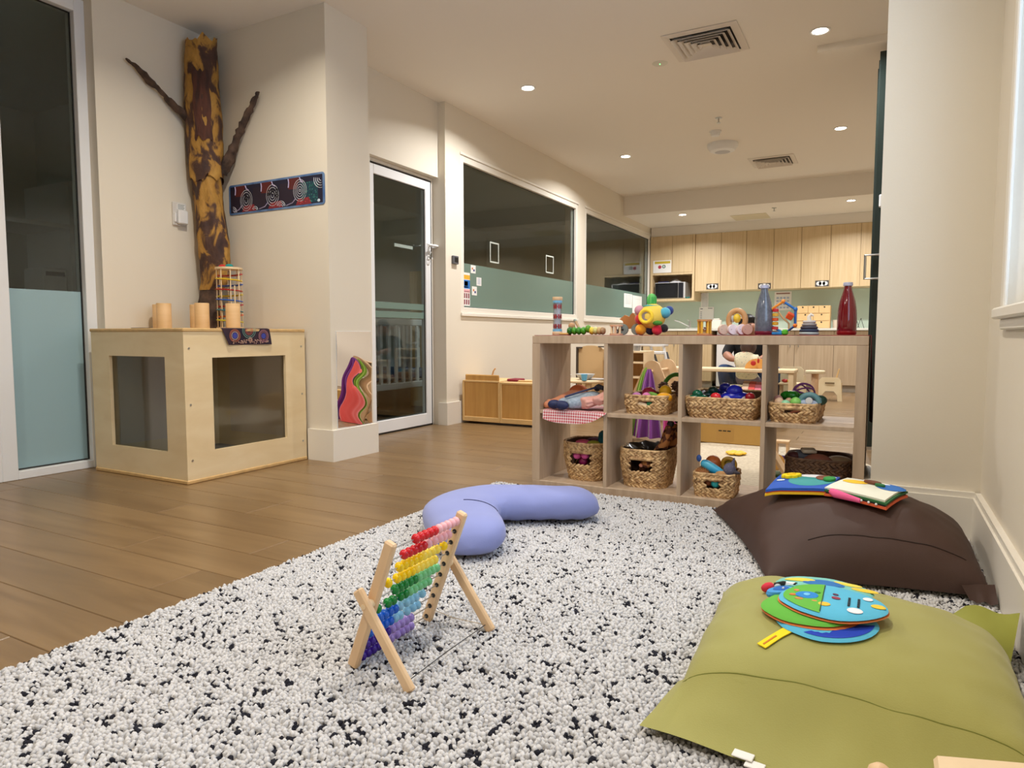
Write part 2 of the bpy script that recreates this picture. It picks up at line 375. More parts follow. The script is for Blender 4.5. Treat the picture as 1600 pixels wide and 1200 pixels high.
for x, y, z, lb in ((-1.35, 6.33, HC, 'small metal sprinkler head in the ceiling between the two vents'), (-1.31, 9.62, 2.44, 'small metal sprinkler head under the kitchen bulkhead')):
    t = thing('sprinkler', lb, 'sprinkler', (x, y, z), group='sprinkler heads')
    MB().lathe([(.03, 0), (.028, -.006), (.01, -.008)], 16, T(x, y, z)).build('escutcheon', STEEL, t, True)
    MB().cyl((x, y, z - .006), (x, y, z - .04), .007, .005).build('stem', STEEL, t)
    MB().lathe([(.018, -.042), (.018, -.045)], 12, T(x, y, z)).build('deflector', STEEL, t)
t = thing('smoke_detector', 'small white cylindrical smoke detector on the ceiling', 'smoke detector', (-1.46, 6.72, HC))
MB().lathe([(.055, 0), (.055, -.012)], 24, T(-1.46, 6.72, HC)).build('base', WHITE, t, True)
MB().lathe([(.042, -.012), (.042, -.035), (.036, -.045), (.0, -.047)], 24, T(-1.46, 6.72, HC)).build('body', WHITE, t, True)
t = thing('ceiling_speaker', 'wide round white ceiling unit with a grey underside', 'ceiling unit', (-1.49, 7.2, HC))
MB().lathe([(.15, 0), (.15, -.03), (.12, -.07), (.075, -.08)], 32, T(-1.49, 7.2, HC)).build('housing', WHITE, t, True)
MB().lathe([(.075, -.0805), (.0, -.083)], 24, T(-1.49, 7.2, HC), cap=False).build('grille', mat('grille_grey', (190, 190, 195), .5), t, True)

# ================================================================ FOLDING DOOR STACK
DG = mat('dark_green_frame', (24, 38, 34), .4); t = sroot('door_2', (.3, 5.25, 0))
for k in range(3):
    y0 = 5.12 + k * .07
    b = MB(); frame_rect(b, 'y', y0 + .025, .05, -.075 - .006 * k, .68, .02, 2.60 - .03 * k, .07); b.build('leaf', DG, t)
    MB().box(.0, .62, y0 + .02, y0 + .026, .09, 2.52 - .03 * k).build('pane', mat('night_glass', (14, 18, 20), .08), t)
MB().box(-.45, .70, 5.10, 5.36, 2.655, 2.70).build('track', CEIL, t)
MB().box(-.09, .68, 5.11, 5.33, .0, .02).build('threshold', STEEL, t)
MB().tube([(-.03, 5.108, 1.14), (-.118, 5.104, 1.14), (-.118, 5.104, 1.295), (-.03, 5.108, 1.295)], .009, 8).build('pull_handle', STEEL, t)
MB().box(-.05, -.02, 5.08, 5.12, 1.60, 1.68, .005).build('latch', WHITE, t)
# ================================================================ WOODEN CUBE
t = thing('play_cube', 'birch plywood play cube with square acrylic windows in the corner', 'play cube', (-3.51, 2.647, 0))
def panel_hole(ax, pos0, pos1, a0, a1, z0, z1, h0, h1, k0, k1, b=.003):
    m = MB()
    for (p, q, r, s) in ((a0, h0, z0, z1), (h1, a1, z0, z1), (h0, h1, z0, k0), (h0, h1, k1, z1)):
        if ax == 'x': m.box(pos0, pos1, p, q, r, s)
        else: m.box(p, q, pos0, pos1, r, s)
    return m
X0, X1, Y0, Y1, ZT = -3.911, -3.109, 2.226, 3.050, .804
panel_hole('y', Y0, Y0 + .018, X0, X1 - .018, .02, ZT - .018, -3.748, -3.263, .158, .655).build('front_panel', BIRCH, t)
panel_hole('x', X1 - .018, X1, Y0, Y1, .02, ZT - .018, 2.392, 2.895, .157, .649).build('side_panel', BIRCH, t)
panel_hole('y', Y1 - .018, Y1, X0, X1 - .018, .02, ZT - .018, -3.748, -3.263, .158, .655).build('back_panel', BIRCH, t)
panel_hole('x', X0, X0 + .018, Y0 + .018, Y1 - .018, .02, ZT - .018, 2.392, 2.895, .157, .649).build('wall_panel', BIRCH, t)
MB().box(X0 - .004, X1 + .006, Y0 - .006, Y1, ZT - .018, ZT, .004).build('top_board', BIRCHE, t)
MB().box(X0 - .002, X1 + .006, Y0 - .006, Y1, 0, .02, .004).build('base_board', BIRCHE, t)
MB().box(X0 + .02, X1 - .02, Y0 + .02, Y1 - .02, .02, .045, .008).build('floor_mat', mat('grey_mat', (140, 144, 150), .8, var=.1, scale=30), t)
MB().box(X1 - .024, X1 - .019, 2.37, 2.915, .137, .669).build('acrylic_window', glass_mat('scratched_acrylic', (246, 246, 242), 1.5, .06), t)
MB().box(-3.77, -3.243, Y0 + .019, Y0 + .024, .138, .675).build('acrylic_window', ACRYL, t)
MB().box(X0 + .018, X0 + .023, 2.36, 2.92, .13, .67).build('rear_mirror', mat('brown_acrylic', (222, 204, 182), .3), t)
MB().box(-3.77, -3.243, Y1 - .024, Y1 - .019, .138, .675).build('rear_backing', mat('brown_acrylic', (222, 204, 182), .3), t)
for yy in (Y0 + .03, Y1 - .03):
    for zz in (.12, .41, .70):
        MB().lathe([(.006, 0), (.006, .002), (.003, .0015)], 10, T(X1, yy, zz, 0, 0, PI / 2)).build('screw', STEEL, t)

# ---- painted cloth hanging over the cube edge
def ringstack(b, c, ax, ay, radii, w, M, asp=1.0, mi=0, n=26):
    """flat printed rings in local xy plane"""
    for r in radii:
        vs = []; 
        for k in range(n):
            a = 2 * PI * k / n
            vs += [(c[0] + ax * (r + w) * math.cos(a), c[1] + ay * (r + w) * math.sin(a) * asp, 0), (c[0] + ax * max(r - w, 0.0001) * math.cos(a), c[1] + ay * max(r - w, .0001) * math.sin(a) * asp, 0)]
        fs = [(2 * k, 2 * ((k + 1) % n), 2 * ((k + 1) % n) + 1, 2 * k + 1) for k in range(n)]
        b.add(vs, fs, M, mi)
t = thing('printed_cloth', 'dark maroon cloth printed with dotted circles, hanging over the cube edge', 'cloth', (-3.104, 2.61, .70))
CM = mat('maroon_cloth', (52, 26, 40), .8, rgb2=(34, 24, 46), scale=14)
b = MB()
def clothf(u, v):
    # v 0..1 from the top of the cube to the hanging hem
    yl = 2.448 + .045 * v * (1 - u) + .02 * u * v + .32 * u
    if v < .35: return (X1 - .05 * (1 - v / .35), 2.448 + .32 * u, ZT + .003)
    w = (v - .35) / .65
    return (X1 + .008 + .004 * math.sin(7 * u + 2 * w), 2.448 + .042 * w * (1 - u) + .32 * u + .018 * w * u, ZT + .003 - .092 * w)
b.grid(24, 14, clothf); b.build('cloth', CM, t, True)
MC = T(X1 + .0135, 0, 0) @ Matrix(((0, 0, 1, 0), (1, 0, 0, 0), (0, 1, 0, 0), (0, 0, 0, 1)))
for cc, ra, nm, cl in (((2.530, .765), (.034, .028), 'ring_print', (170, 96, 70)), ((2.530, .765), (.021,), 'ring_print', (190, 170, 160)), ((2.725, .763), (.034, .029, .022), 'ring_print', (150, 100, 110)),
                       ((2.625, .795), (.044, .034), 'ring_print', (110, 150, 140)), ((2.625, .795), (.024, .016), 'ring_print', (170, 90, 80)), ((2.632, .743), (.012, .006), 'ring_print', (210, 160, 140))):
    b = MB(); ringstack(b, cc, 1, 1, ra, .0016, MC); b.v = [(p[0], p[1], min(p[2], ZT + .002)) for p in b.v]; b.build(nm, plain('ringc%d%d%d' % cl, cl, .8), t)['kind'] = 'stuff'
for cc in ((2.530, .765), (2.725, .763)):
    b = MB(); ringstack(b, cc, 1, 1, (.008,), .008, MC); b.build('blue_centre_print', plain('deep_blue_print', (60, 66, 150), .8), t)
b = MB()
for k in range(60):
    ringstack(b, (2.50 + .26 * random.random(), .722 + .02 * random.random()), 1, 1, (.0017,), .0017, MC, n=6)
b.build('dot_print', plain('dots_cream', (200, 160, 140), .8), t)['kind'] = 'stuff'

# ---- cork-light wooden cylinders on the cube
CY = mat('cylinder_wood', (224, 186, 136), .45, rgb2=(212, 172, 120), scale=3, stretch=(1, 1, 8))
for (x, y, lb) in ((-3.67, 2.51, 'pale wooden cylinder, front one of the left pair on the cube'), (-3.84, 2.60, 'pale wooden cylinder, rear one of the left pair on the cube'), (-3.455, 2.60, 'pale wooden cylinder, front one of the middle pair on the cube'),
                   (-3.66, 2.72, 'pale wooden cylinder, rear one of the middle pair on the cube'), (-3.34, 2.72, 'pale wooden cylinder in front of the ball tower on the cube')):
    tag(MB().lathe([(.0385, 0), (.04, .0015), (.04, .146), (.0385, .148)], 28, T(x, y, ZT)).build('wooden_cylinder', CY, None, True), lb, 'wooden cylinder', 'wooden cylinders on the cube')
tag(MB().lathe([(.05, 0), (.05, .006), (.0, .007)], 20, T(-3.80, 2.45, ZT)).build('dark_coaster', plain('dark_brown', (50, 38, 34), .7), None, True), 'thin dark brown round mat beside the left cylinders on the cube', 'mat')

# ---- ball run tower
t = thing('ball_tower', 'wooden dowel ball run tower with coloured slides in front of the paper tree', 'toy', (-3.50, 2.83, ZT))
cx, cy = -3.50, 2.83
for z0 in (ZT, ZT + .36): MB().lathe([(.079, z0), (.079, z0 + .012)], 28, T(cx, cy, 0)).build('plate', PALE, t, True)
for k in range(8):
    a = 2 * PI * k / 8 + .2; MB().cyl((cx + .07 * math.cos(a), cy + .07 * math.sin(a), ZT + .01), (cx + .07 * math.cos(a), cy + .07 * math.sin(a), ZT + .362), .0035, n=8).build('dowel', PALE, t)
tc = [(200, 60, 40), (220, 190, 40), (40, 80, 170), (170, 40, 36), (210, 190, 30), (30, 90, 180), (200, 50, 34), (30, 110, 130), (230, 110, 40), (200, 190, 40)]
for k, c in enumerate(tc):
    z = ZT + .335 - k * .031; a0 = .9 + k * PI
    b = MB(); R0 = .066
    pts = [(cx + R0 * math.cos(a0 + s * PI * .95) * (1 if i % 2 else 1), cy + R0 * math.sin(a0 + s * PI * .95), z - .012 * s) for i, s in enumerate(np.linspace(0, 1, 9))]
    b.tube(pts, .014, 6, False, 0, .35); b.build('slide', plain('slide%d' % k, c, .4), t, True)
for c, dx in (((200, 50, 50), -.03), ((20, 140, 140), .03)):
    MB().ball((cx + dx, cy - .02, ZT + .379), .018, 12, sc=(1.3, 1.3, .7)).build('ball', plain('tball%d' % c[0], c, .3), t, True)
MB().cyl((cx + .083, cy - .03, ZT), (cx + .083, cy - .03, ZT + .26), .0035, n=8).build('side_dowel', PALE, t)

# ================================================================ PAPER TREE
t = thing('paper_tree', 'ochre paper tree trunk with brown bark patches and two bare branches in the corner', 'paper tree', (-3.81, 2.93, ZT))
OCH = bpy.data.materials.new('ochre_bark'); OCH.use_nodes = True
nt = OCH.node_tree; B_ = nt.nodes['Principled BSDF']; B_.inputs['Roughness'].default_value = .75
tc_ = nt.nodes.new('ShaderNodeTexCoord'); mp_ = nt.nodes.new('ShaderNodeMapping'); mp_.inputs['Scale'].default_value = (1.3, 1.3, .75)
n1 = nt.nodes.new('ShaderNodeTexNoise'); n1.inputs['Scale'].default_value = 7; n1.inputs['Detail'].default_value = 5; n1.inputs['Distortion'].default_value = .8
n2 = nt.nodes.new('ShaderNodeTexNoise'); n2.inputs['Scale'].default_value = 45; n2.inputs['Detail'].default_value = 4
r1 = nt.nodes.new('ShaderNodeValToRGB'); e = r1.color_ramp.elements; e[0].position = .47; e[0].color = lin((190, 140, 62)) + (1,); e[1].position = .53; e[1].color = lin((88, 58, 44)) + (1,)
e = r1.color_ramp.elements.new(.68); e.color = lin((66, 44, 40)) + (1,); e = r1.color_ramp.elements.new(.3); e.color = lin((206, 158, 76)) + (1,)
mx = nt.nodes.new('ShaderNodeMixRGB'); mx.blend_type = 'MULTIPLY'; mx.inputs[0].default_value = .45
bp = nt.nodes.new('ShaderNodeBump'); bp.inputs['Strength'].default_value = .5; bp.inputs['Distance'].default_value = .01
Lk = nt.links.new
Lk(tc_.outputs['Object'], mp_.inputs[0]); Lk(mp_.outputs[0], n1.inputs['Vector']); Lk(mp_.outputs[0], n2.inputs['Vector']); Lk(n1.outputs['Fac'], r1.inputs[0]); Lk(r1.outputs[0], mx.inputs[1]); Lk(n2.outputs['Fac'], mx.inputs[2])
Lk(mx.outputs[0], B_.inputs['Base Color']); Lk(n2.outputs['Fac'], bp.inputs['Height']); Lk(bp.outputs[0], B_.inputs['Normal'])
BARK = mat('dark_bark', (96, 74, 60), .85, rgb2=(48, 36, 32), scale=16, bump=.6, bscale=30, detail=6)
BARK2 = mat('red_bark', (92, 52, 38), .8, rgb2=(58, 36, 32), scale=10, stretch=(3, 3, .6), bump=.5, bscale=30)
ck = [(2.62, -3.816, 2.931, .098), (2.56, -3.816, 2.931, .100), (2.35, -3.821, 2.929, .105), (2.23, -3.82, 2.929, .118), (2.08, -3.813, 2.933, .116), (1.92, -3.812, 2.934, .113), (1.76, -3.811, 2.934, .108),
      (1.60, -3.803, 2.938, .103), (1.48, -3.792, 2.944, .107), (1.355, -3.784, 2.948, .114), (1.234, -3.775, 2.953, .108), (1.11, -3.778, 2.952, .096), (1.05, -3.806, 2.937, .085), (.906, -3.819, 2.93, .100), (.806, -3.826, 2.926, .112)]
zs = np.array([c[0] for c in ck])[::-1]; xs = np.array([c[1] for c in ck])[::-1]; ysn = np.array([c[2] for c in ck])[::-1]; rs = np.array([c[3] for c in ck])[::-1]
def trunkf(z0, z1, grow=0., ragged=0.):
    def f(u, v):
        z = z0 + (z1 - z0) * v; a = 2 * PI * u
        R = np.interp(z, zs, rs) - .006 + grow; x = np.interp(z, zs, xs); yy = np.interp(z, zs, ysn)
        nn = noise.noise(Vector((math.cos(a) * 2.2, math.sin(a) * 2.2, z * 4.5))) * .014 + noise.noise(Vector((math.cos(a) * 6, math.sin(a) * 6, z * 14))) * .006
        rz = ragged * noise.noise(Vector((math.cos(a) * 3, math.sin(a) * 3, 5.5))) if (v < .001 or v > .999) else 0
        # flattened towards the corner behind it
        dx, dy = math.cos(a), math.sin(a); k = 1.0
        px, py = x + dx * (R + nn), yy + dy * (R + nn) * .9
        return (max(px, -3.925), min(py, 3.066), z + rz)
    return f
b = MB().grid(40, 46, trunkf(1.745, 2.60, .004, .05), wrapu=True); b.build('upper_trunk', OCH, t, True, ang=70)
b = MB().grid(40, 46, trunkf(1.055, 1.78, -.008), wrapu=True); b.build('lower_trunk', OCH, t, True, ang=70)
b = MB().grid(32, 18, trunkf(ZT + .001, 1.075, -.012), wrapu=True); b.build('root', BARK, t, True, ang=70)
def strip(u, v):       # strip of dark bark wrapped on the room side of the trunk
    z = 1.98 + .42 * v; a = -1.25 + .95 * u + .18 * noise.noise(Vector((u * 2, z * 6, 1)))
    R = np.interp(z, zs, rs) + .006 + .006 * noise.noise(Vector((u * 6, z * 16, 3))); return (np.interp(z, zs, xs) + math.cos(a) * R, np.interp(z, zs, ysn) + math.sin(a) * R * .9, z + .03 * noise.noise(Vector((u * 5, v * 3, 9))))
MB().grid(14, 30, strip).build('bark_strip', BARK2, t, True, ang=70)
def branch(pts, rad, seed, nm='branch'):
    P = []; n = 30; pa = np.array(pts, float); s = np.linspace(0, len(pts) - 1, n)
    for k in s: P.append([np.interp(k, range(len(pts)), pa[:, i]) for i in range(3)])
    rr = [1.2 * np.interp(k, range(len(rad)), rad) * (1 + .6 * noise.noise(Vector((k * 2.6, seed, 0)))) for k in s]
    b = MB().tube(P, rr, 9, False, 0, .55)
    b.v = [tuple(Vector(p) + Vector((noise.noise(Vector(p) * 40), noise.noise(Vector(p) * 40 + Vector((5, 0, 0))), noise.noise(Vector(p) * 40 + Vector((0, 5, 0))))) * .010) for p in b.v]
    b.v = [(max(p[0], -3.926), min(p[1], 3.068), p[2]) for p in b.v]
    return b.build(nm, BARK, t, True, ang=60)
branch([(-3.895, 2.487, 2.36), (-3.892, 2.551, 2.335), (-3.89, 2.628, 2.275), (-3.89, 2.689, 2.245), (-3.89, 2.737, 2.207), (-3.88, 2.813, 2.155), (-3.86, 2.875, 2.10), (-3.82, 2.86, 2.05)], [.007, .016, .026, .013, .02, .026, .03, .02], 1.0)
branch([(-3.441, 3.04, 2.272), (-3.47, 3.04, 2.235), (-3.513, 3.035, 2.175), (-3.587, 3.03, 2.078), (-3.65, 3.03, 1.988), (-3.70, 3.02, 1.887), (-3.74, 2.99, 1.80)], [.008, .018, .018, .021, .024, .034, .03], 4.0)

# ================================================================ BANNER, MIRROR, WALL DEVICE
t = thing('painted_banner', 'long dark blue banner painted with white concentric circles on the wall', 'banner', (-3.355, 3.068, 1.64))
b = MB(); pts = []
for (cx, cz, a0) in ((-2.957, 1.716, 0), (-3.752, 1.716, PI / 2), (-3.752, 1.566, PI), (-2.957, 1.566, 1.5 * PI)):
    pts += [(cx + .02 * math.cos(a0 + k * PI / 8), cz + .02 * math.sin(a0 + k * PI / 8)) for k in range(5)]
MX = Matrix(((1, 0, 0, 0), (0, 0, 1, 0), (0, 1, 0, 0), (0, 0, 0, 1)))      # local xy -> world xz, facing -y
b.prism([(p[0], p[1]) for p in pts], .003, T(0, 3.0675, 0) @ MX).build('board', mat('banner_border', (62, 98, 150), .6, rgb2=(110, 140, 180), scale=14), t)
MXb = lambda k: T(0, 3.0672 - .0003 * k, 0) @ MX
bx = lambda x0, x1, z0, z1, k, nm, c: MB().add([(x0, z0, 0), (x1, z0, 0), (x1, z1, 0), (x0, z1, 0)], [(0, 1, 2, 3)], MXb(k)).build(nm, plain('pr%d_%d_%d' % c, c, .7), t)
bx(-3.757, -2.953, 1.558, 1.724, 1, 'ground_print', (26, 24, 48))
bx(-3.130, -2.990, 1.565, 1.690, 2, 'teal_print', (24, 62, 76))
for k in range(3):
    x0 = -3.71 + k * .238
    b = MB().add([(x0, 1.66, 0), (x0 + .07, 1.655, 0), (x0 + .095, 1.724, 0), (x0 + .0, 1.724, 0)], [(0, 1, 2, 3)], MXb(3)); b.build('red_print', plain('pr_red', (92, 32, 30), .7), t)
    b = MB().add([(x0 + .06, 1.558, 0), (x0 + .19, 1.558, 0), (x0 + .17, 1.60, 0), (x0 + .08, 1.595, 0)], [(0, 1, 2, 3)], MXb(3)); b.build('crimson_print', plain('pr_crim', (130, 40, 50), .7), t)
    xl_ = max(x0 - .075, -3.754)
    b = MB().add([(xl_, 1.59, 0), (x0 + .03, 1.575, 0), (x0 + .045, 1.64, 0), (x0 - .01, 1.70, 0), (xl_, 1.70, 0)], [(0, 1, 2, 3, 4)], MXb(2)); b.build('purple_print', plain('pr_pur', (40, 28, 44), .7), t)
    b = MB().tube([(x0, 3.0662, 1.722), (x0 + .004, 3.0662, 1.70), (x0 + .0, 3.0662, 1.67)], .004, 4); b.tube([(x0 + .095, 3.0662, 1.722), (x0 + .105, 3.0662, 1.70), (x0 + .125, 3.0662, 1.69)], .004, 4)
    b.tube([(x0 + .06, 3.0662, 1.60), (x0 + .03, 3.0662, 1.575), (x0 - .02, 3.0662, 1.565)], .003, 4); b.build('lilac_line_print', plain('pr_lil', (176, 164, 196), .7), t)['kind'] = 'stuff'
b = MB()
for cx, cz, rr in ((-3.608, 1.628, (.014, .028, .042, .054)), (-3.372, 1.638, (.012, .026, .040, .054)), (-3.137, 1.645, (.006, .018, .030, .042, .054))):
    ringstack(b, (cx, cz), 1, 1, rr, .0014, MXb(5), 1.2)
b.build('white_ring_print', plain('pr_white', (205, 206, 214), .7), t)['kind'] = 'stuff'
b = MB()
for cx, cz, rr, lo, hi in ((-2.965, 1.70, (.014, .028, .042, .056), PI * .95, PI * 1.55), (-3.735, 1.56, (.014, .026, .036), 0, PI / 2), (-3.30, 1.56, (.014, .026, .036), 0.1, PI * .9), (-3.53, 1.56, (.014, .024), 0.1, PI * .9)):
    for r in rr: b.tube([(cx + r * math.cos(a), 3.0660, cz + r * math.sin(a)) for a in np.linspace(lo, hi, 12)], .0018, 4)
b.build('white_arc_print', plain('pr_white', (205, 206, 214), .7), t)['kind'] = 'stuff'
b = MB()
for k in range(46): ringstack(b, (-3.12 + .13 * random.random(), 1.572 + .115 * random.random()), 1, 1, (.0022,), .0022, MXb(5), n=6)
b.build('green_dot_print', plain('pr_green', (52, 120, 110), .7), t)['kind'] = 'stuff'
b = MB()
for k in range(3):
    for q in range(12): ringstack(b, (-3.64 + k * .238 + .11 * random.random(), 1.565 + .025 * random.random()), 1, 1, (.002,), .002, MXb(5), n=6)
b.build('red_dot_print', plain('pr_rd', (190, 70, 70), .7), t)['kind'] = 'stuff'
for s, x, z in (('ai', -3.60, 1.652), ('ang', -3.368, 1.662)):
    v, f = text_mesh(s, .075, .0003); MB().add(v, f, T(x, 3.0648, z) @ MX).build('lettering', plain('pr_black', (14, 12, 18), .6), t)
MB().ball((-2.985, 3.066, 1.572), .009, 8, sc=(1.3, .1, 1)).build('white_emblem', plain('pr_emb', (205, 222, 235), .7), t)

t = thing('wall_mirror', 'frameless wavy acrylic mirror low on the side of the pillar', 'mirror', (-2.915, 3.277, .19))
def mirf(u, v):
    yy = 3.118 + .318 * u; z = .196 + .595 * v
    return (-2.9135 + .0016 * math.sin(v * 8.5 + 1.0 + u * 1.2) + .0011 * math.sin(v * 17 + u * 3), yy, z)
MB().grid(30, 60, mirf).build('mirror_sheet', mat('mirror', (236, 232, 232), .012, metal=1.0), t, True, ang=80)
MB().box(-2.9178, -2.9158, 3.116, 3.438, .192, .793).build('backing', WHITE, t)
t = thing('wall_unit', 'small white wall device with a printed label left of the paper tree', 'wall device', (-3.925, 2.82, 1.46))
MB().box(-3.93, -3.915, 2.765, 2.86, 1.455, 1.60, .004).build('back_plate', mat('clear_plate', (214, 210, 204), .3), t)
MB().box(-3.915, -3.885, 2.785, 2.85, 1.465, 1.55, .006).build('body', WHITE, t)
MB().box(-3.915, -3.912, 2.79, 2.85, 1.555, 1.592).build('label', PAPER, t)
b = MB()
for k in range(4): b.box(-3.912, -3.9115, 2.797, 2.843 - .006 * (k % 2), 1.584 - k * .008, 1.587 - k * .008)
b.build('label_print', plain('print_grey', (90, 110, 110), .7), t)
MB().box(-3.918, -3.90, 2.768, 2.780, 1.475, 1.53, .003).build('cradle', WHITE, t)
t = thing('door_reader', 'small dark grey square access reader beside the wide window', 'access reader', (-3.24, 4.93, 1.38))
MB().box(-3.25, -3.225, 4.885, 4.965, 1.375, 1.445, .004).build('housing', plain('reader_grey', (92, 92, 96), .4), t)
MB().box(-3.225, -3.222, 4.90, 4.952, 1.39, 1.432, .003).build('face', BLACK, t)

# ---- papers on the window
def paper(name, lab, y0, y1, z0, z1, prints, grp=None, x=-3.2855):
    t = thing(name, lab, 'paper', (x, (y0 + y1) / 2, z0), group=grp)
    MB().box(x, x + .0012, y0, y1, z0, z1).build('sheet', PAPER, t)
    for k, (a0, a1, c0, c1, cl) in enumerate(prints):
        MB().box(x + .0012, x + .0018, y0 + (y1 - y0) * a0, y0 + (y1 - y0) * a1, z0 + (z1 - z0) * c0, z0 + (z1 - z0) * c1).build('print', plain('pp%d_%d_%d' % cl, cl, .7), t)
pl = [(.0, 1, .80, .93, (224, 170, 40)), (.0, 1, .52, .78, (30, 110, 190)), (.1, .3, .62, .72, (190, 60, 50)), (.35, .75, .60, .74, (220, 170, 70)), (.2, .8, .55, .585, (200, 90, 80)), (.0, 1, .40, .50, (232, 170, 176)), (0, .95, .425, .44, (170, 70, 90))]
pl += [(.02 + .25 * k, .18 + .25 * k, .04 + .19 * r, .19 + .19 * r, (136, 66, 78)) for k in range(4) for r in range(2)]
paper('poster', 'tall colourful yellow, blue and pink poster at the corner of the wide window', 5.095, 5.235, 1.03, 1.325, pl)
pc = [(.2, .45, .45, .7, (200, 120, 60)), (.5, .8, .25, .5, (50, 50, 120))]
paper('picture_card', 'small picture card, upper of two on the wide window', 5.252, 5.335, 1.328, 1.40, pc, 'cards on the window')
paper('text_card', 'small white card with pale blue lines on the wide window', 5.35, 5.435, 1.222, 1.297, [(.2, .8, .2 + .15 * k, .25 + .15 * k, (150, 160, 200)) for k in range(5)], 'cards on the window')
paper('picture_card', 'small picture card, lower of two on the wide window', 5.27, 5.355, 1.13, 1.21, pc, 'cards on the window')
ln = [(.12, .88, .9 - .09 * k, .92 - .09 * k, (160, 160, 165)) for k in range(8)]
paper('notice_sheet', 'printed notice sheet, left of two at the far window end', 9.40, 9.76, 1.17, 1.37, ln, 'notices on the far window')
paper('notice_sheet', 'blank looking notice sheet, right of two at the far window end', 9.78, 10.22, 1.10, 1.36, [(.1, .9, .8, .82, (200, 200, 200))], 'notices on the far window')
for y0, y1, lb in ((5.595, 5.765, 'white outlined rectangle stuck on the glass, nearer the door'), (6.81, 7.01, 'white outlined rectangle stuck on the glass, nearer the mullion')):
    b = MB(); frame_rect(b, 'x', -3.2848, .001, y0, y1, 1.455, 1.65, .014); tag(b.build('window_sticker', mat('tape_white', (205, 214, 205), .5)), lb, 'sticker', 'tape frames on the window')
# ================================================================ KITCHEN
def cab(name, lab, x0, x1, z0, z1, y0, y1, seams, m, grp, handles=(), kick=False):
    t = thing(name, lab, 'cabinet', ((x0 + x1) / 2, (y0 + y1) / 2, z0), group=grp)
    MB().box(x0, x1, y0 + .02, y1, z0 + (.09 if kick else 0), z1).build('carcass', m, t)
    ed = [x0] + list(seams) + [x1]
    for a, b_ in zip(ed[:-1], ed[1:]):
        d = MB().box(a + .0025, b_ - .0025, y0, y0 + .019, z0 + (.095 if kick else 0), z1 - .002, .002).build('door', m, t)
        for hx in handles:
            if a < hx < b_: MB().box(hx - .005, hx + .005, y0 - .026, y0 - .018, .60, .72, .002).box(hx - .004, hx + .004, y0 - .02, y0, .61, .62).box(hx - .004, hx + .004, y0 - .02, y0, .70, .71).build('handle', STEEL, d)
    if kick: MB().box(x0, x1, y0 + .06, y0 + .08, 0, z0 + .09).build('kickboard', mat('kick_grey', (176, 166, 152), .5), t)
    return t
g = 'upper kitchen cabinets'
cu = [cab('wall_cabinet', 'tall oak wall cabinet beside the microwave cabinet', -2.544, -1.798, 1.436, 2.296, 10.5, 10.94, [-2.161], CAB, g),
      cab('wall_cabinet', 'oak wall cabinet above the middle of the kitchen bench', -1.798, -1.05, 1.436, 2.296, 10.5, 10.94, [-1.419], CAB, g),
      cab('wall_cabinet', 'oak wall cabinet above the small drawer chest', -1.05, -.30, 1.436, 2.296, 10.5, 10.94, [-.674], CAB, g),
      cab('wall_cabinet', 'oak wall cabinet at the right end by the dark folding doors', -.30, .70, 1.436, 2.296, 10.5, 10.94, [.08], CAB, g)]
wallbox('trim_1', [(-3.24, .74, 10.51, 10.94, 2.297, 2.439)], CEIL)
t = thing('microwave_cabinet', 'oak cabinet with an open niche holding the microwave', 'cabinet', (-2.89, 10.7, 1.30))
MB().box(-3.235, -3.20, 10.48, 10.94, 1.297, 2.296).box(-2.58, -2.546, 10.48, 10.94, 1.297, 2.296).box(-3.20, -2.58, 10.48, 10.94, 1.297, 1.33).box(-3.20, -2.58, 10.48, 10.94, 1.70, 1.73).box(-3.20, -2.58, 10.90, 10.94, 1.33, 2.296).box(-3.20, -2.58, 10.50, 10.9, 1.73, 2.296).build('carcass', CAB, t)
for a, b_ in ((-3.20, -2.895), (-2.89, -2.582)): MB().box(a, b_, 10.48, 10.499, 1.732, 2.294, .002).build('door', CAB, t)
t = thing('microwave', 'silver and black microwave oven in the open cabinet niche', 'microwave', (-2.92, 10.65, 1.33))
MB().box(-3.165, -2.69, 10.50, 10.86, 1.335, 1.585, .006).build('body', mat('silver_plastic', (196, 196, 196), .35), t)
d = MB().box(-3.155, -2.80, 10.488, 10.50, 1.345, 1.575, .004).build('door', BLACK, t)
MB().box(-3.11, -2.84, 10.4865, 10.488, 1.38, 1.54).build('window', mat('mw_window', (40, 40, 42), .15), d)
MB().box(-2.79, -2.715, 10.490, 10.50, 1.345, 1.575, .003).build('control_panel', mat('mw_panel', (34, 34, 40), .3), t)
MB().box(-2.798, -2.792, 10.484, 10.492, 1.35, 1.57, .002).build('handle_strip', STEEL, t)
b = MB().grid(14, 10, lambda u, v: (-2.98 + .22 * u + .01 * math.sin(9 * v), 10.56 + .18 * v, 1.586 + .055 * math.sin(PI * u) * math.sin(PI * v) * (1 + .5 * noise.noise(Vector((u * 6, v * 6, 2))))))
tag(b.build('plastic_bag', mat('clear_plastic', (206, 208, 214), .2), None, True), 'crumpled clear plastic bag on top of the microwave', 'bag')
tag(MB().box(-3.13, -2.97, 10.55, 10.75, 1.585, 1.605, .004).build('blue_folder', plain('navy_folder', (44, 48, 92), .5)), 'flat navy folder on top of the microwave', 'folder')
b = MB().tube([(-2.68 + .02 * math.cos(a * 2.1) + .02 * a / 3, 10.56 + .03 * math.sin(a * 3), 1.336 + .01 * (1 + math.sin(a * 5))) for a in np.linspace(0, 3, 16)], .008, 6)
tag(b.build('teal_string', plain('teal_cord', (40, 150, 150), .5), None, True), 'small teal looped cord beside the microwave', 'cord')
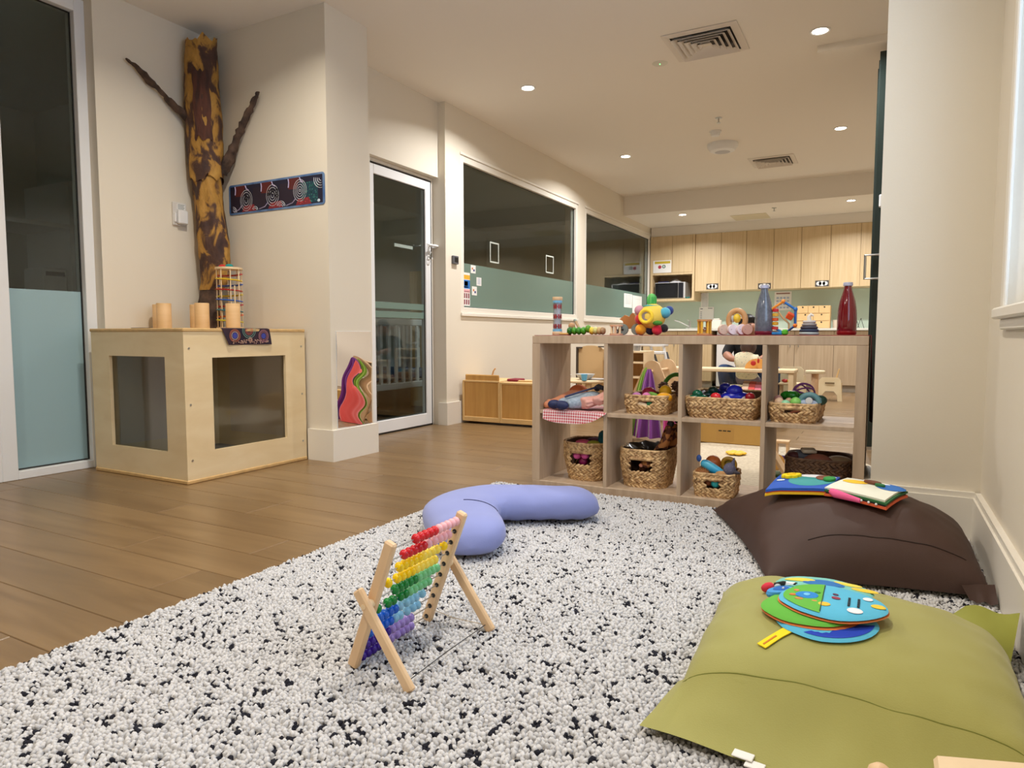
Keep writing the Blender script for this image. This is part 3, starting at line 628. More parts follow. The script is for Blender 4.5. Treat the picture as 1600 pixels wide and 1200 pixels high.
# sign on the microwave cabinet door
t = thing('first_aid_sign', 'white sign with yellow band, red and green circles on the microwave cabinet door', 'sign', (-3.045, 10.478, 1.73))
MB().box(-3.19, -2.905, 10.4765, 10.478, 1.735, 1.925).build('sheet', PAPER, t)
MB().box(-3.165, -2.92, 10.4757, 10.4765, 1.875, 1.912).build('yellow_band', plain('band_yellow', (196, 170, 44), .6), t)
b = MB(); ringstack(b, (-3.085, 1.825), 1, 1, (.0135,), .0135, T(0, 10.4757, 0) @ MX); b.build('red_circle', plain('sign_red', (176, 50, 70), .6), t)
b = MB(); ringstack(b, (-3.02, 1.83), 1, 1, (.0135,), .0135, T(0, 10.4757, 0) @ MX); b.build('green_circle', plain('sign_green', (30, 100, 80), .6), t)
MB().box(-3.026, -3.014, 10.4752, 10.4757, 1.813, 1.847).box(-3.037, -3.003, 10.4752, 10.4757, 1.824, 1.836).build('white_cross', PAPER, t)
# name plates
for x, z, lb in ((-2.28, 1.50, 'left'), (-1.535, 1.48, 'middle'), (-.77, 1.49, 'right')):
    t = thing('name_plate', 'small dark framed white name plate, %s of three on the wall cabinets' % lb, 'label', (x, 10.498, z - .04), group='cabinet name plates')
    MB().box(x - .088, x + .088, 10.4975, 10.4995, z - .042, z + .042).build('frame', plain('plate_dark', (72, 68, 66), .5), t)
    b = MB()
    for dx, rx_ in ((-.04, .034), (0, .042), (.04, .034)): ringstack(b, (x + dx, z), 1, 1, (rx_ / 2,), rx_ / 2, T(0, 10.4965, 0) @ MX, .85)
    b.build('white_field', PAPER, t)['kind'] = 'stuff'
# lower run
g = 'lower kitchen cabinets'
cab('base_cabinet', 'pale oak base cabinet under the kitchen sink', -3.22, -2.185, 0, .828, 10.1, 10.93, [-2.69], CAB, g, (-2.735, -2.645), True)
cab('base_cabinet', 'pale greyed base cabinet behind the cream chairs', -1.554, -.572, 0, .828, 10.1, 10.93, [-1.063], CABL, g, (-1.118, -1.012), True)
cab('base_cabinet', 'pale greyed base cabinet at the right end of the kitchen', -.572, .72, 0, .828, 10.1, 10.93, [.04], CABL, g, (), True)
t = thing('dishwasher', 'white dishwasher front between the base cabinets', 'dishwasher', (-1.83, 10.5, 0))
MB().box(-2.115, -1.558, 10.11, 10.9, .02, .82, .004).build('front', WHITE, t); MB().box(-2.10, -1.57, 10.10, 10.112, .74, .80, .003).build('control_strip', plain('strip_grey', (200, 202, 206), .4), t)
tag(MB().box(-3.245, .745, 10.07, 10.945, .83, .86, .003).build('worktop', mat('worktop_white', (226, 226, 216), .35)), 'continuous white kitchen worktop', 'worktop')
tag(MB().box(-3.245, .745, 10.941, 10.949, .861, 1.435).build('splashback', mat('green_splashback', (194, 211, 197), .12)), 'pale green glass splashback behind the worktop', 'splashback')
t = thing('tap', 'chrome kitchen mixer tap behind the plush ball', 'tap', (-2.72, 10.72, .86))
MB().lathe([(.026, .86), (.022, .88), (.02, .985), (.0, .99)], 16, T(-2.66, 10.72, 0)).build('body', STEEL, t, True)
MB().tube([(-2.67, 10.70, .90), (-2.80, 10.62, .975), (-2.87, 10.58, 1.0)], .011, 8).build('spout', STEEL, t, True)
MB().tube([(-2.66, 10.72, .985), (-2.70, 10.70, 1.01)], .007, 6).build('lever', STEEL, t, True)
def sheet_xz(name, lab, x0, x1, z0, z1, y, prints, grp):
    t = thing(name, lab, 'paper', ((x0 + x1) / 2, y, z0), group=grp)
    MB().box(x0, x1, y - .0012, y, z0, z1).build('sheet', PAPER, t)
    for (a0, a1, c0, c1, cl) in prints: MB().box(x0 + (x1 - x0) * a0, x0 + (x1 - x0) * a1, y - .0018, y - .0012, z0 + (z1 - z0) * c0, z0 + (z1 - z0) * c1).build('print', plain('pp%d_%d_%d' % cl, cl, .7), t)
    return t
g = 'papers on the splashback'
sheet_xz('notice', 'narrow grey printed notice under the wall cabinets', -2.545, -2.43, 1.20, 1.43, 10.935, [(.1, .9, .9 - .1 * k, .93 - .1 * k, (150, 150, 160)) for k in range(9)], g)
sheet_xz('notice', 'white calendar notice behind the small wooden roller', -2.57, -2.34, .99, 1.21, 10.93, [(.08, .25, .85, .9, (90, 90, 100)), (.6, .9, .88, .92, (90, 90, 100))] + [(.08, .2, .2 + .14 * k, .25 + .14 * k, (140, 140, 150)) for k in range(4)], g)
sheet_xz('notice', 'chart notice with small blue marks on the splashback', -1.45, -1.21, 1.14, 1.42, 10.935, [(.1, .9, .86, .93, (150, 110, 100))] + [(.12 + .2 * i, .26 + .2 * i, .1 + .17 * j, .2 + .17 * j, (170, 180, 206)) for i in range(4) for j in range(4)], g)
MBx = MB().box(-2.40, -2.385, 10.934, 10.936, 1.21, 1.43).box(-2.36, -2.345, 10.934, 10.936, 1.21, 1.43)
t = thing('power_outlet', 'white double power outlet on the splashback', 'outlet', (-1.90, 10.93, 1.0))
MB().box(-1.99, -1.84, 10.925, 10.936, .97, 1.09, .003).build('plate', WHITE, t)
for dx in (-.035, .035): MB().box(-1.915 + dx - .012, -1.915 + dx + .012, 10.923, 10.925, 1.015, 1.055).build('socket', plain('sock', (190, 190, 190), .5), t)
t = thing('drawer_chest', 'small pale plywood chest of seven little drawers on the worktop', 'drawer chest', (-.875, 10.65, .86))
MB().box(-1.09, -.655, 10.56, 10.78, .862, 1.185, .003).build('carcass', mat('chest_wood', (214, 178, 126), .5), t)
for r, n in ((2, 3), (1, 2), (0, 2)):
    for k in range(n):
        w_ = .425 / n; x0 = -1.085 + k * w_; z0 = .866 + r * .106
        d = MB().box(x0 + .002, x0 + w_ - .002, 10.548, 10.56, z0 + .002, z0 + .102, .002).build('drawer', mat('drawer_wood', (222, 186, 132), .5, var=.08, scale=9), t)
        MB().lathe([(.011, 0), (.011, .001)], 10, T(x0 + w_ / 2, 10.5478, z0 + .085, 0, PI / 2)).build('finger_hole', BLACK, d)
t = thing('utensil_pot', 'pale pot holding a dark brush beside the red bottle on the worktop', 'pot', (-.56, 10.6, .86))
MB().lathe([(.05, .862), (.055, .98), (.05, .98), (.045, .87)], 18, T(-.57, 10.6, 0)).build('pot', plain('pot_beige', (206, 190, 172), .5), t, True)
MB().cyl((-.56, 10.6, .88), (-.55, 10.6, 1.02), .012).build('brush', BLACK, t)
t = thing('wire_rack', 'small black wire rack at the right end of the worktop', 'rack', (-.33, 10.6, .86))
for dx in (-.06, 0, .06): MB().tube([(-.33 + dx - .04, 10.55, .865), (-.33 + dx, 10.6, 1.0), (-.33 + dx + .04, 10.65, .865)], .004, 6).build('wire', BLACK, t)
tag(MB().box(-2.30, -2.16, 10.58, 10.68, .862, 1.0, .012).box(-2.275, -2.185, 10.60, 10.66, 1.0, 1.02, .006).build('paper_towel_box', plain('off_white', (226, 220, 208), .6)), 'off white box on the worktop behind the arched roller', 'box')
tag(MB().lathe([(.03, .862), (.045, .90), (.045, .99), (.02, 1.03), (.02, 1.05), (.0, 1.05)], 16, T(-1.60, 10.5, 0)).build('yellow_bottle', plain('yellow_plastic', (232, 190, 30), .4), None, True), 'yellow squeeze bottle on the worktop behind the grey bottle', 'bottle')
tag(MB().lathe([(.09, .862), (.11, .872), (.10, .874), (.0, .868)], 20, T(-2.50, 10.25, 0)).build('white_dish', plain('dish_white', (226, 224, 220), .3), None, True), 'white dish on the worktop by the sink', 'dish')

# ================================================================ PLAY FURNITURE BEHIND THE SHELF
t = thing('low_unit', 'low maple play unit with raised back board by the window wall', 'play unit', (-3.03, 5.2, 0), group='low maple play units')
MB().box(-3.205, -2.845, 5.0, 5.38, .02, .37).build('body', MAPLE, t)
MB().box(-3.19, -2.85, 4.998, 5.012, .375, .428, .008).build('raised_board', MAPLE, t)
for q in ((-3.21, -2.84, 4.99, 5.39, .362, .378), (-3.21, -2.84, 4.992, 5.0, .02, .062), (-3.215, -3.195, 4.99, 5.0, .02, .37), (-2.855, -2.838, 4.99, 5.0, .02, .37)): MB().box(*q, .003).build('edge_rail', MAPLEL, t)
t = thing('low_unit', 'low maple play unit half hidden by the left end of the open shelf', 'play unit', (-2.6, 5.2, 0), group='low maple play units')
MB().box(-2.832, -2.36, 5.0, 5.38, .02, .358).build('body', MAPLE, t)
for q in ((-2.835, -2.355, 4.99, 5.39, .352, .37), (-2.835, -2.355, 4.992, 5.0, .02, .062), (-2.837, -2.818, 4.99, 5.0, .02, .36)): MB().box(*q, .003).build('edge_rail', MAPLEL, t)
b = MB().tube([(-3.03, 5.2, .378), (-3.035, 5.2, .40), (-3.02, 5.2, .45), (-3.0, 5.2, .476)], .010, 8, False, 0, .6)
tag(b.build('wooden_tap', plain('tap_wood', (190, 150, 104), .5), None, True), 'little wooden toy tap standing behind the raised board', 'toy tap')
tag(MB().box(-2.83, -2.73, 5.1, 5.25, .371, .392, .006).build('maroon_cloth', plain('maroon', (130, 34, 48), .8)), 'folded maroon cloth on the low play unit', 'cloth')
tag(MB().box(-.06, .06, -.02, .02, 0, .012, .003, T(-2.66, 5.12, .371, .2)).build('wooden_board', MAPLEL), 'small flat wooden board on the low play unit', 'board')
# toy table with crockery
t = thing('toy_table', 'small round-edged wooden table with toy crockery seen through the shelf', 'table', (-2.45, 5.9, 0))
MB().lathe([(.225, .330), (.235, .337), (.235, .350), (.225, .357)], 32, T(-2.45, 5.9, 0)).build('top', PALE, t, True)
MB().lathe([(.035, .02), (.03, .33)], 16, T(-2.38, 5.85, 0)).build('pedestal', PALE, t, True)
for a in (0.5, 2.2, 4.0, 5.4): MB().box(-.02, .02, -.02, .02, 0, .33, .004, T(-2.45 + .17 * math.cos(a), 5.9 + .17 * math.sin(a), 0)).build('leg', PALE, t)
tag(MB().lathe([(.03, .358), (.05, .362), (.09, .41), (.085, .41), (.045, .37), (0, .367)], 24, T(-2.40, 5.82, 0)).build('metal_bowl', mat('bowl_grey', (196, 198, 198), .3), None, True), 'pale grey metal bowl on the toy table', 'bowl')
tag(MB().lathe([(.022, .358), (.03, .415), (.027, .415), (.02, .364), (0, .364)], 18, T(-2.36, 5.70, 0)).build('blue_cup', plain('sky_blue', (110, 186, 222), .4), None, True), 'light blue plastic cup on the toy table', 'cup')
tag(MB().lathe([(.05, .358), (.075, .40), (.07, .40), (.045, .366), (0, .365)], 20, T(-2.60, 5.78, 0)).build('white_pot', plain('pot_white', (216, 214, 214), .4), None, True), 'white toy pot at the left of the toy table', 'pot')
tag(MB().ball((-2.60, 5.78, .425), .055, 12, sc=(1.2, 1, .4)).build('red_napkin', plain('crimson', (170, 26, 64), .8), None, True), 'crimson cloth bunched in the white toy pot', 'cloth')
tag(MB().lathe([(.07, .358), (.085, .366), (.08, .368), (0, .363)], 20, T(-2.30, 5.86, 0)).build('grey_plate', plain('plate_grey', (180, 176, 174), .4), None, True), 'grey plate at the right of the toy table', 'plate')
t = thing('arched_board', 'wooden play screen with an arched top and dark edge behind the toy table', 'play screen', (-2.55, 6.3, 0))
op = [(-2.68, .0), (-2.42, .0), (-2.42, .63)] + [(-2.55 + .13 * math.cos(a), .62 + .045 * math.sin(a)) for a in np.linspace(.2, PI - .2, 9)] + [(-2.68, .63)]
MB().prism([(p[0], p[1]) for p in op], .03, T(0, 6.32, 0) @ MX).build('board', plain('board_tan', (206, 172, 124), .5), t)
MB().box(-2.695, -2.68, 6.29, 6.33, 0, .635).box(-2.695, -2.64, 6.29, 6.33, .635, .65).box(-2.46, -2.41, 6.29, 6.33, .648, .66).build('dark_edge', plain('edge_dark', (66, 58, 52), .5), t)['kind'] = 'stuff'
# small open shelf and white steps
t = thing('toy_shelf', 'small light wood open shelf behind the basket of toy fruit', 'shelf', (-2.02, 6.3, 0))
for x in (-2.33, -1.955): MB().box(x, x + .03, 6.15, 6.4, 0, .62, .003).build('side', PALE, t)
for z in (.0, .36, .50, .60): MB().box(-2.30, -1.955, 6.15, 6.4, z, z + .018, .002).build('board', PALE, t)
MB().box(-2.30, -1.955, 6.385, 6.398, .018, .60).build('back', MAPLE, t)
tag(MB().lathe([(.03, 0), (.035, .05), (.0, .05)], 14, T(-2.05, 6.25, .618)).build('grey_tin', plain('tin_grey', (150, 152, 156), .3, metal=.6), None, True), 'little grey tin on the small light wood shelf', 'tin')
t = thing('step_stool', 'white plastic folding step stool leaning behind the scarf stand', 'step stool', (-1.9, 6.6, 0))
for dx, m in ((0, WHITE), (.13, WHITE)):
    MB().tube([(-2.03 + dx, 6.62, .67), (-1.97 + dx, 6.58, .42), (-1.87 + dx, 6.50, .01)], .014, 8).build('rail', m, t, True)
    MB().tube([(-2.01 + dx, 6.66, .60), (-1.945 + dx, 6.66, .40), (-1.86 + dx, 6.66, .01)], .012, 8).build('dark_rail', plain('rail_grey', (96, 100, 108), .4), t, True)
for z, dx in ((.58, -.01), (.46, .03), (.33, .06), (.2, .09)): MB().box(-2.02 + dx, -1.87 + dx, 6.50, 6.62, z, z + .03, .006).build('step', WHITE, t)
MB().box(-2.25, -1.87, 6.56, 6.70, .655, .685, .008).build('top', WHITE, t)
# scarf stand
t = thing('scarf_stand', 'arched wooden stand for play scarves behind the shelf', 'stand', (-1.5, 4.88, 0))
op = [(-1.78, 0)] + [(-1.49 + .06 * math.cos(a), .53 + .05 * math.sin(a)) for a in np.linspace(PI - .4, .4, 9)] + [(-1.20, 0), (-1.26, 0), (-1.42, .33), (-1.56, .33), (-1.71, 0)]
MB().prism(op, .02, T(0, 4.90, 0) @ MX).build('arch', BEECH, t)
MB().prism(op, .02, T(0, 5.30, 0) @ MX).build('arch', BEECH, t)
MB().cyl((-1.49, 4.86, .50), (-1.49, 5.32, .50), .012).build('rail', BEECH, t)
def scarf(name, lab, c, x0, x1, y, ztop, zbot, sp=1.4, seed=0, tx=None, depth=.05):
    tx = (x0 + x1) / 2 if tx is None else tx
    def f(u, v):
        k = v ** .7; xx = tx + (x0 + (x1 - x0) * u - tx) * (.12 + .88 * k)
        return (xx, y + depth * k * math.sin(u * 16 + seed) * .5 - depth * k * .6, ztop - (ztop - zbot) * v)
    return tag(MB().grid(34, 16, f).build(name, mat('scarf%d%d%d' % c, c, .7, sheen=.4), None, True), lab, 'scarf', 'play scarves')
scarf('play_scarf', 'lime green play scarf hanging from the stand', (150, 196, 70), -1.66, -1.54, 4.86, .53, .02, tx=-1.51)
scarf('play_scarf', 'violet play scarf hanging from the stand', (128, 56, 150), -1.60, -1.36, 4.83, .52, .02, seed=1, tx=-1.49, depth=.08)
scarf('play_scarf', 'magenta pink play scarf at the right of the stand', (214, 70, 150), -1.40, -1.27, 4.90, .40, .01, seed=2, tx=-1.40)
def heap(name, lab, c, cx, cy, rx_, ry_, h, seed):
    def f(u, v):
        a = 2 * PI * u; r = v
        n_ = noise.noise(Vector((math.cos(a) * 2 * r + seed, math.sin(a) * 2 * r, seed))); rip = .12 * math.sin(a * 9 + 3 * r + seed) * r
        return (cx + rx_ * r * math.cos(a) * (1 + rip * .5), cy + ry_ * r * math.sin(a) * (1 + rip * .5), max(.004, h * (1 - r ** 1.6) * (1 + .5 * n_) + .03 * rip * (1 - r) + .012))
    return tag(MB().grid(48, 14, f, wrapu=True).build(name, mat('scarf%d%d%d' % c, c, .7, sheen=.4), None, True), lab, 'scarf', 'play scarves')
heap('play_scarf', 'coral red play scarf heaped beside the stand, seen in the mirror', (232, 84, 78), -1.645, 4.67, .07, .14, .46, 1.0)
heap('play_scarf', 'pale pink play scarf heaped beside the stand, seen in the mirror', (240, 160, 168), -1.60, 4.44, .045, .08, .22, 2.3)
# bench with acrylic panel, rocker
t = thing('low_bench', 'long low pale wood bench with clear panels behind the shelf', 'bench', (-1.3, 6.1, 0))
MB().box(-1.80, -.62, 5.98, 6.24, .452, .482, .006).build('top', PALE, t)
for x in (-1.79, -.67): MB().box(x, x + .04, 5.99, 6.23, 0, .452, .004).build('end', PALE, t)
MB().box(-1.75, -.67, 6.0, 6.006, .05, .45).build('clear_panel', ACRYL, t)
MB().box(-1.75, -.67, 6.0, 6.22, .03, .05).build('lower_board', PALE, t)
MB().box(-1.72, -1.05, 6.03, 6.2, .20, .225, .004).build('inner_board', PALE, t)
t = thing('wooden_rocker', 'small orange wood half moon toy with red cut-outs on the bench', 'toy', (-.95, 6.06, .482))
MB().prism([(-1.03, .483)] + [(-.93 + .10 * math.cos(a), .483 + .085 * math.sin(a)) for a in np.linspace(PI, 0, 12)], .03, T(0, 6.07, 0) @ MX).build('body', plain('orange_wood', (226, 164, 84), .5), t)
MB().ball((-.955, 6.035, .53), .022, 10, sc=(1, .2, 1)).ball((-.915, 6.035, .55), .016, 10, sc=(.6, .2, 1.3)).build('red_inlay', plain('inlay_red', (190, 40, 36), .5), t, True)['kind'] = 'stuff'
t = thing('striped_tunnel', 'pink, coral and violet striped fabric pop-up inside the bench', 'fabric toy', (-.90, 6.1, .05))
for k, c in enumerate(((232, 196, 170), (226, 90, 84), (236, 130, 150), (214, 110, 190), (150, 80, 170))):
    MB().lathe([(.001, .0), (.16 - .004 * k, .0), (.16 - .004 * k, .05), (.001, .05)], 24, T(-1.035 + .051 * k, 6.11, .215, 0, 0, PI / 2)).build('stripe', plain('tun%d' % k, c, .8), t, True)
# chairs and little table on the right
CREAM = mat('cream_ply', (232, 216, 180), .5, rgb2=(224, 204, 164), scale=6)
def chair(x, y, rz, lab, w=.30, h=.44, seat=.24):
    t = thing('toddler_chair', lab, 'chair', (x, y, 0), rz, 'cream toddler chairs')
    # back panel with a slot
    o = [(-w / 2, 0), (-w / 2 + .05, 0), (-w / 2 + .055, .07), (-.045, .115), (.045, .115), (w / 2 - .055, .07), (w / 2 - .05, 0), (w / 2, 0), (w / 2 - .02, h - .03), (w / 2 - .05, h), (-w / 2 + .05, h), (-w / 2 + .02, h - .03)]
    MB().prism(o, .016, T(0, .008, 0) @ MX).build('backrest', CREAM, t, world=False)
    MB().box(-.05, .05, -.0085, -.0078, h - .075, h - .055, .0).build('hand_slot', plain('slot_dark', (120, 100, 70), .6), t, world=False)
    MB().box(-w / 2 + .03, w / 2 - .03, .016, .26, seat, seat + .016, .003).build('seat', CREAM, t, world=False)
    for s in (-1, 1):
        sd = [(0, 0), (.06, 0), (.09, .10), (.19, .10), (.22, 0), (.28, 0), (.24, h * .75), (.02, h * .8)]
        MB().prism(sd, .014, T(s * (w / 2 - .022) - .007, .01, 0) @ Matrix(((0, 0, 1, 0), (1, 0, 0, 0), (0, 1, 0, 0), (0, 0, 0, 1)))).build('side', CREAM, t, world=False)
    return t
chair(-.82, 7.6, .0, 'cream plywood toddler chair with slotted back at the round table', .27, .44)
chair(-.52, 8.68, .0, 'cream plywood toddler chair standing by itself near the base cabinets', .27, .275, .17)
tag(MB().box(-.008, .008, -.008, .008, 0, .11, .003, T(-.455, 8.75, .27, 0, 0, .25)).build('wooden_peg', MAPLEL), 'thin wooden peg sticking up behind the lone cream chair', 'peg')
t = thing('round_table', 'small round cream table with one thick leg', 'table', (-.575, 7.35, 0))
MB().lathe([(.085, .387), (.092, .392), (.092, .412), (.085, .418)], 28, T(-.575, 7.35, 0)).build('top', CREAM, t, True)
MB().lathe([(.075, 0), (.075, .02), (.034, .025), (.034, .388)], 20, T(-.575, 7.35, 0)).build('leg', plain('leg_pink_wood', (226, 186, 146), .5), t, True)
t = thing('toy_food_tray', 'low wooden tray with yellow and red toy food', 'toy', (-.76, 6.9, 0))
MB().box(-.85, -.67, 6.8, 7.0, .30, .318, .004).build('tray', PALE, t)
for dx in (-.07, .07): MB().box(-.76 + dx - .012, -.76 + dx + .012, 6.85, 6.95, 0, .30).build('leg', PALE, t)
MB().ball((-.74, 6.88, .335), .04, 12, sc=(1, 1, .5)).build('yellow_piece', plain('food_yellow', (236, 206, 40), .5), t, True)
MB().ball((-.80, 6.90, .335), .03, 12, sc=(1, 1, .6)).build('red_piece', plain('food_red', (190, 40, 40), .5), t, True)
# cream rug, cardboard-coloured box, small toys on the floor behind
b = MB().lathe([(.0, .012), (.73, .012), (.745, .006), (.745, 0)], 64, T(-.72, 4.17, 0)); 
tag(b.build('round_rug', mat('cream_rug', (208, 196, 172), .95, rgb2=(188, 174, 150), scale=60, bump=.5), None, True), 'round cream rug on the floor behind the shelf', 'rug')
t = thing('toy_box', 'low wide mustard coloured wooden box with a small printed label', 'box', (-.90, 4.95, .012))
MB().box(-1.16, -.68, 4.83, 5.1, .0125, .165, .004).build('body', mat('mustard_wood', (196, 156, 84), .5, var=.1, scale=5), t)
MB().box(-1.0, -.88, 4.8285, 4.83, .03, .125).build('label', plain('label_tan', (188, 148, 80), .5), t)
b = MB()
for k in range(3): b.box(-.985 + k * .03, -.962 + k * .03, 4.8275, 4.8285, .098, .106)
b.build('print', BLACK, t)['kind'] = 'stuff'
t = thing('flower_toy', 'flat yellow flower shaped toy on the cream rug', 'toy', (-.79, 4.42, .012))
b = MB()
for k in range(6): b.ball((-.79 + .04 * math.cos(k * PI / 3), 4.42 + .04 * math.sin(k * PI / 3), .024), .026, 10, sc=(1, 1, .4))
b.ball((-.79, 4.42, .024), .03, 10, sc=(1, 1, .45)); b.build('petals', plain('toy_yellow', (240, 192, 40), .5), t, True)
t = thing('sand_timer', 'small wooden framed timer with purple sand behind the shelf', 'timer', (-.49, 4.2, .012))
for x in (-.528, -.468): MB().box(x, x + .014, 4.17, 4.23, .02, .145, .002).build('post', BEECH, t)
for z in (.0125, .142): MB().box(-.53, -.452, 4.165, 4.235, z, z + .014, .002).build('plate', BEECH, t)
MB().lathe([(.017, .027), (.017, .08), (.004, .085), (.017, .09), (.017, .141)], 14, T(-.491, 4.2, 0)).build('glass', glass_mat('clear_glass', (250, 252, 255)), t, True)
MB().lathe([(.0155, .028), (.0155, .065), (.0, .065)], 14, T(-.491, 4.2, 0)).build('sand', plain('purple_sand', (106, 70, 160), .8), t, True)
t = thing('wooden_wedge', 'wooden triangle prop with green inside leaning behind the shelf', 'toy', (-.46, 3.85, 0))
MB().box(-.008, .008, -.06, .06, 0, .15, .002, T(-.42, 3.85, .014, 0, 0, -.55)).build('board', BEECH, t)
MB().box(-.50, -.41, 3.80, 3.90, .013, .03, .003).build('base', plain('wedge_green', (60, 90, 50), .6), t)
t = thing('ring_toy', 'round golden wooden disc toy behind the shelf', 'toy', (-.51, 4.02, .013))
MB().lathe([(.03, -.01), (.045, -.008), (.045, .008), (.03, .01)], 24, T(-.50, 4.02, .058, .5, PI / 2)).build('disc', plain('gold_wood', (206, 156, 80), .5), t, True)
# things inside the dark rooms
t = thing('cot', 'white slatted cot standing behind the glass door', 'cot', (-4.2, 5.2, 0))
for x in (-4.0, -4.75):
    for k in range(9): MB().box(x - .012, x + .012, 4.72 + k * .11, 4.755 + k * .11, .30, .86, .003).build('slat', WHITE, t)
    for z in (.26, .86): MB().box(x - .015, x + .015, 4.68, 5.68, z, z + .06, .004).build('rail', WHITE, t)
for y in (4.68, 5.66):
    for z in (.26, .86): MB().box(-4.75, -4.0, y - .015, y + .015, z, z + .06, .004).build('rail', WHITE, t)
    for k in range(6): MB().box(-4.70 + k * .125, -4.665 + k * .125, y - .012, y + .012, .30, .86, .003).build('slat', WHITE, t)
for x in (-4.0, -4.75):
    for y in (4.68, 5.66): MB().box(x - .025, x + .025, y - .025, y + .025, 0, .95, .004).build('post', WHITE, t)
MB().box(-4.73, -4.02, 4.70, 5.64, .34, .44, .02).build('mattress', plain('cot_blue', (80, 100, 130), .9), t)
t = thing('nursery_shelf', 'pale shelf unit with boxes dimly seen behind the glass door', 'shelf', (-4.3, 6.2, 0))
for y in (5.95, 6.75): MB().box(-4.5, -4.1, y, y + .03, 0, 1.45).build('side', CAB, t)
for z in (.1, .5, .9, 1.4): MB().box(-4.5, -4.1, 5.98, 6.75, z, z + .025).build('board', CAB, t)
t = thing('office_shelf', 'white wall shelf dimly seen behind the tall side window', 'shelf', (-5.6, 2.6, 1.2))
for z in (1.05, 1.55): MB().box(-5.9, -5.3, 1.0, 3.3, z, z + .03).build('board', WHITE, t)
for y in (1.9, 2.9): MB().box(-5.9, -5.3, y, y + .03, 0, 1.9).build('upright', WHITE, t)
t = thing('printer', 'white printer on the shelf behind the tall side window', 'printer', (-5.5, 3.05, 1.08))
MB().box(-5.6, -5.34, 2.72, 2.89, 1.082, 1.26, .01).build('body', WHITE, t); MB().box(-5.339, -5.335, 2.74, 2.87, 1.20, 1.23).build('slot', BLACK, t)
# ================================================================ PEOPLE BEHIND THE BENCH
SKINM = mat('skin', (176, 124, 100), .55); HAIRB = mat('black_hair', (22, 18, 18), .45); HAIRN = mat('brown_hair', (66, 46, 40), .5)
def add_person(label, joints, edges, regions, mats, loc, head, hr, face_dir, hairm, hair_long):
    """joints list (x,y,z,r) in world coords; regions: function(point)->material index; head centre, radius; face_dir unit xy"""
    p = thing('person', label, 'person', loc)
    v, f = skin(joints, edges)
    b = MB().add(v, f); b.mi = [regions(sum((Vector(v[i]) for i in q), Vector()) / len(q)) for q in f]
    b.build('body', mats, p, True, ang=180)
    fx = Vector((face_dir[0], face_dir[1], 0)).normalized(); sx = Vector((-fx.y, fx.x, 0)); H = Vector(head)
    # hair cap: covers everything except the face
    cap = MB()
    def cf(u, v):
        a = 2 * PI * u; el = PI * v; d = Vector((math.sin(el) * math.cos(a), math.sin(el) * math.sin(a), math.cos(el)))
        fr = d.dot(fx); keep = 1.10
        if fr > .30 and d.z < .50: keep = .60
        lowz = -hair_long
        q = H + Vector((d.x * hr * keep, d.y * hr * keep * 1.0, max(d.z, lowz) * hr * 1.2 * (keep if keep > 1 else .9)))
        return tuple(q + Vector((noise.noise(q * 60), noise.noise(q * 60 + Vector((3, 1, 2))), 0)) * hr * .05)
    cap.grid(28, 18, cf, wrapu=True).build('hair', hairm, p, True, ang=180)
    for s in (-1, 1):
        e = H + fx * hr * .93 + sx * s * hr * .36 + Vector((0, 0, .0)); MB().ball(e, hr * .1, 8).build('eye', BLACK, p, True)
        MB().ball(H + sx * s * hr * .98 + Vector((0, 0, -.05 * hr)), hr * .2, 8, sc=(.6, .8, 1.2)).build('ear', SKINM, p, True)
    MB().ball(H + fx * hr * 1.03 - Vector((0, 0, .22 * hr)), hr * .13, 8, sc=(1, 1, 1.4)).build('nose', SKINM, p, True)
    MB().ball(H + fx * hr * .93 - Vector((0, 0, .58 * hr)), hr * .16, 8, sc=(1, 1, .35)).build('mouth', plain('lips', (150, 80, 76), .5), p, True)
    return p
# adult kneeling, leaning forward towards the child
J = [(-1.13, 7.22, .30, .135), (-1.13, 7.15, .45, .175, .14), (-1.13, 7.05, .60, .19, .13), (-1.14, 6.98, .70, .16, .10), (-1.145, 6.95, .765, .05), (-1.15, 6.905, .835, .094, .098), (-1.15, 6.90, .90, .094, .094),
     (-1.31, 6.98, .69, .062), (-1.345, 6.87, .585, .050), (-1.27, 6.70, .545, .034), (-1.20, 6.66, .535, .025),
     (-.97, 6.98, .69, .062), (-.935, 6.87, .585, .050), (-.98, 6.70, .545, .034), (-1.03, 6.66, .535, .025),
     (-1.24, 7.18, .27, .10), (-1.36, 6.84, .45, .088), (-1.34, 7.10, .07, .055), (-1.32, 7.26, .045, .04),
     (-1.02, 7.18, .27, .10), (-.91, 6.84, .45, .088), (-.93, 7.10, .07, .055), (-.95, 7.26, .045, .04)]
E_ = [(0, 1), (1, 2), (2, 3), (3, 4), (4, 5), (5, 6), (3, 7), (7, 8), (8, 9), (9, 10), (3, 11), (11, 12), (12, 13), (13, 14), (0, 15), (15, 16), (16, 17), (17, 18), (0, 19), (19, 20), (20, 21), (21, 22)]
def reg_a(p):
    if p.z > .755 and abs(p.x + 1.15) < .12: return 0
    if p.y < 6.80 and p.z > .515: return 0
    if p.z < .43 or (p.z < .545 and p.y < 6.97 and abs(p.x + 1.135) > .13): return 2
    return 1
TOPB = mat('black_top', (20, 20, 24), .85); JEANS = mat('blue_denim', (52, 82, 128), .85, var=.2, scale=60)
ad = add_person('person in a black top and blue jeans kneeling on the floor behind the bench', J, E_, reg_a, [SKINM, TOPB, JEANS], (-1.13, 7.1, 0), (-1.15, 6.90, .865), .082, (.05, -1), HAIRB, .55)
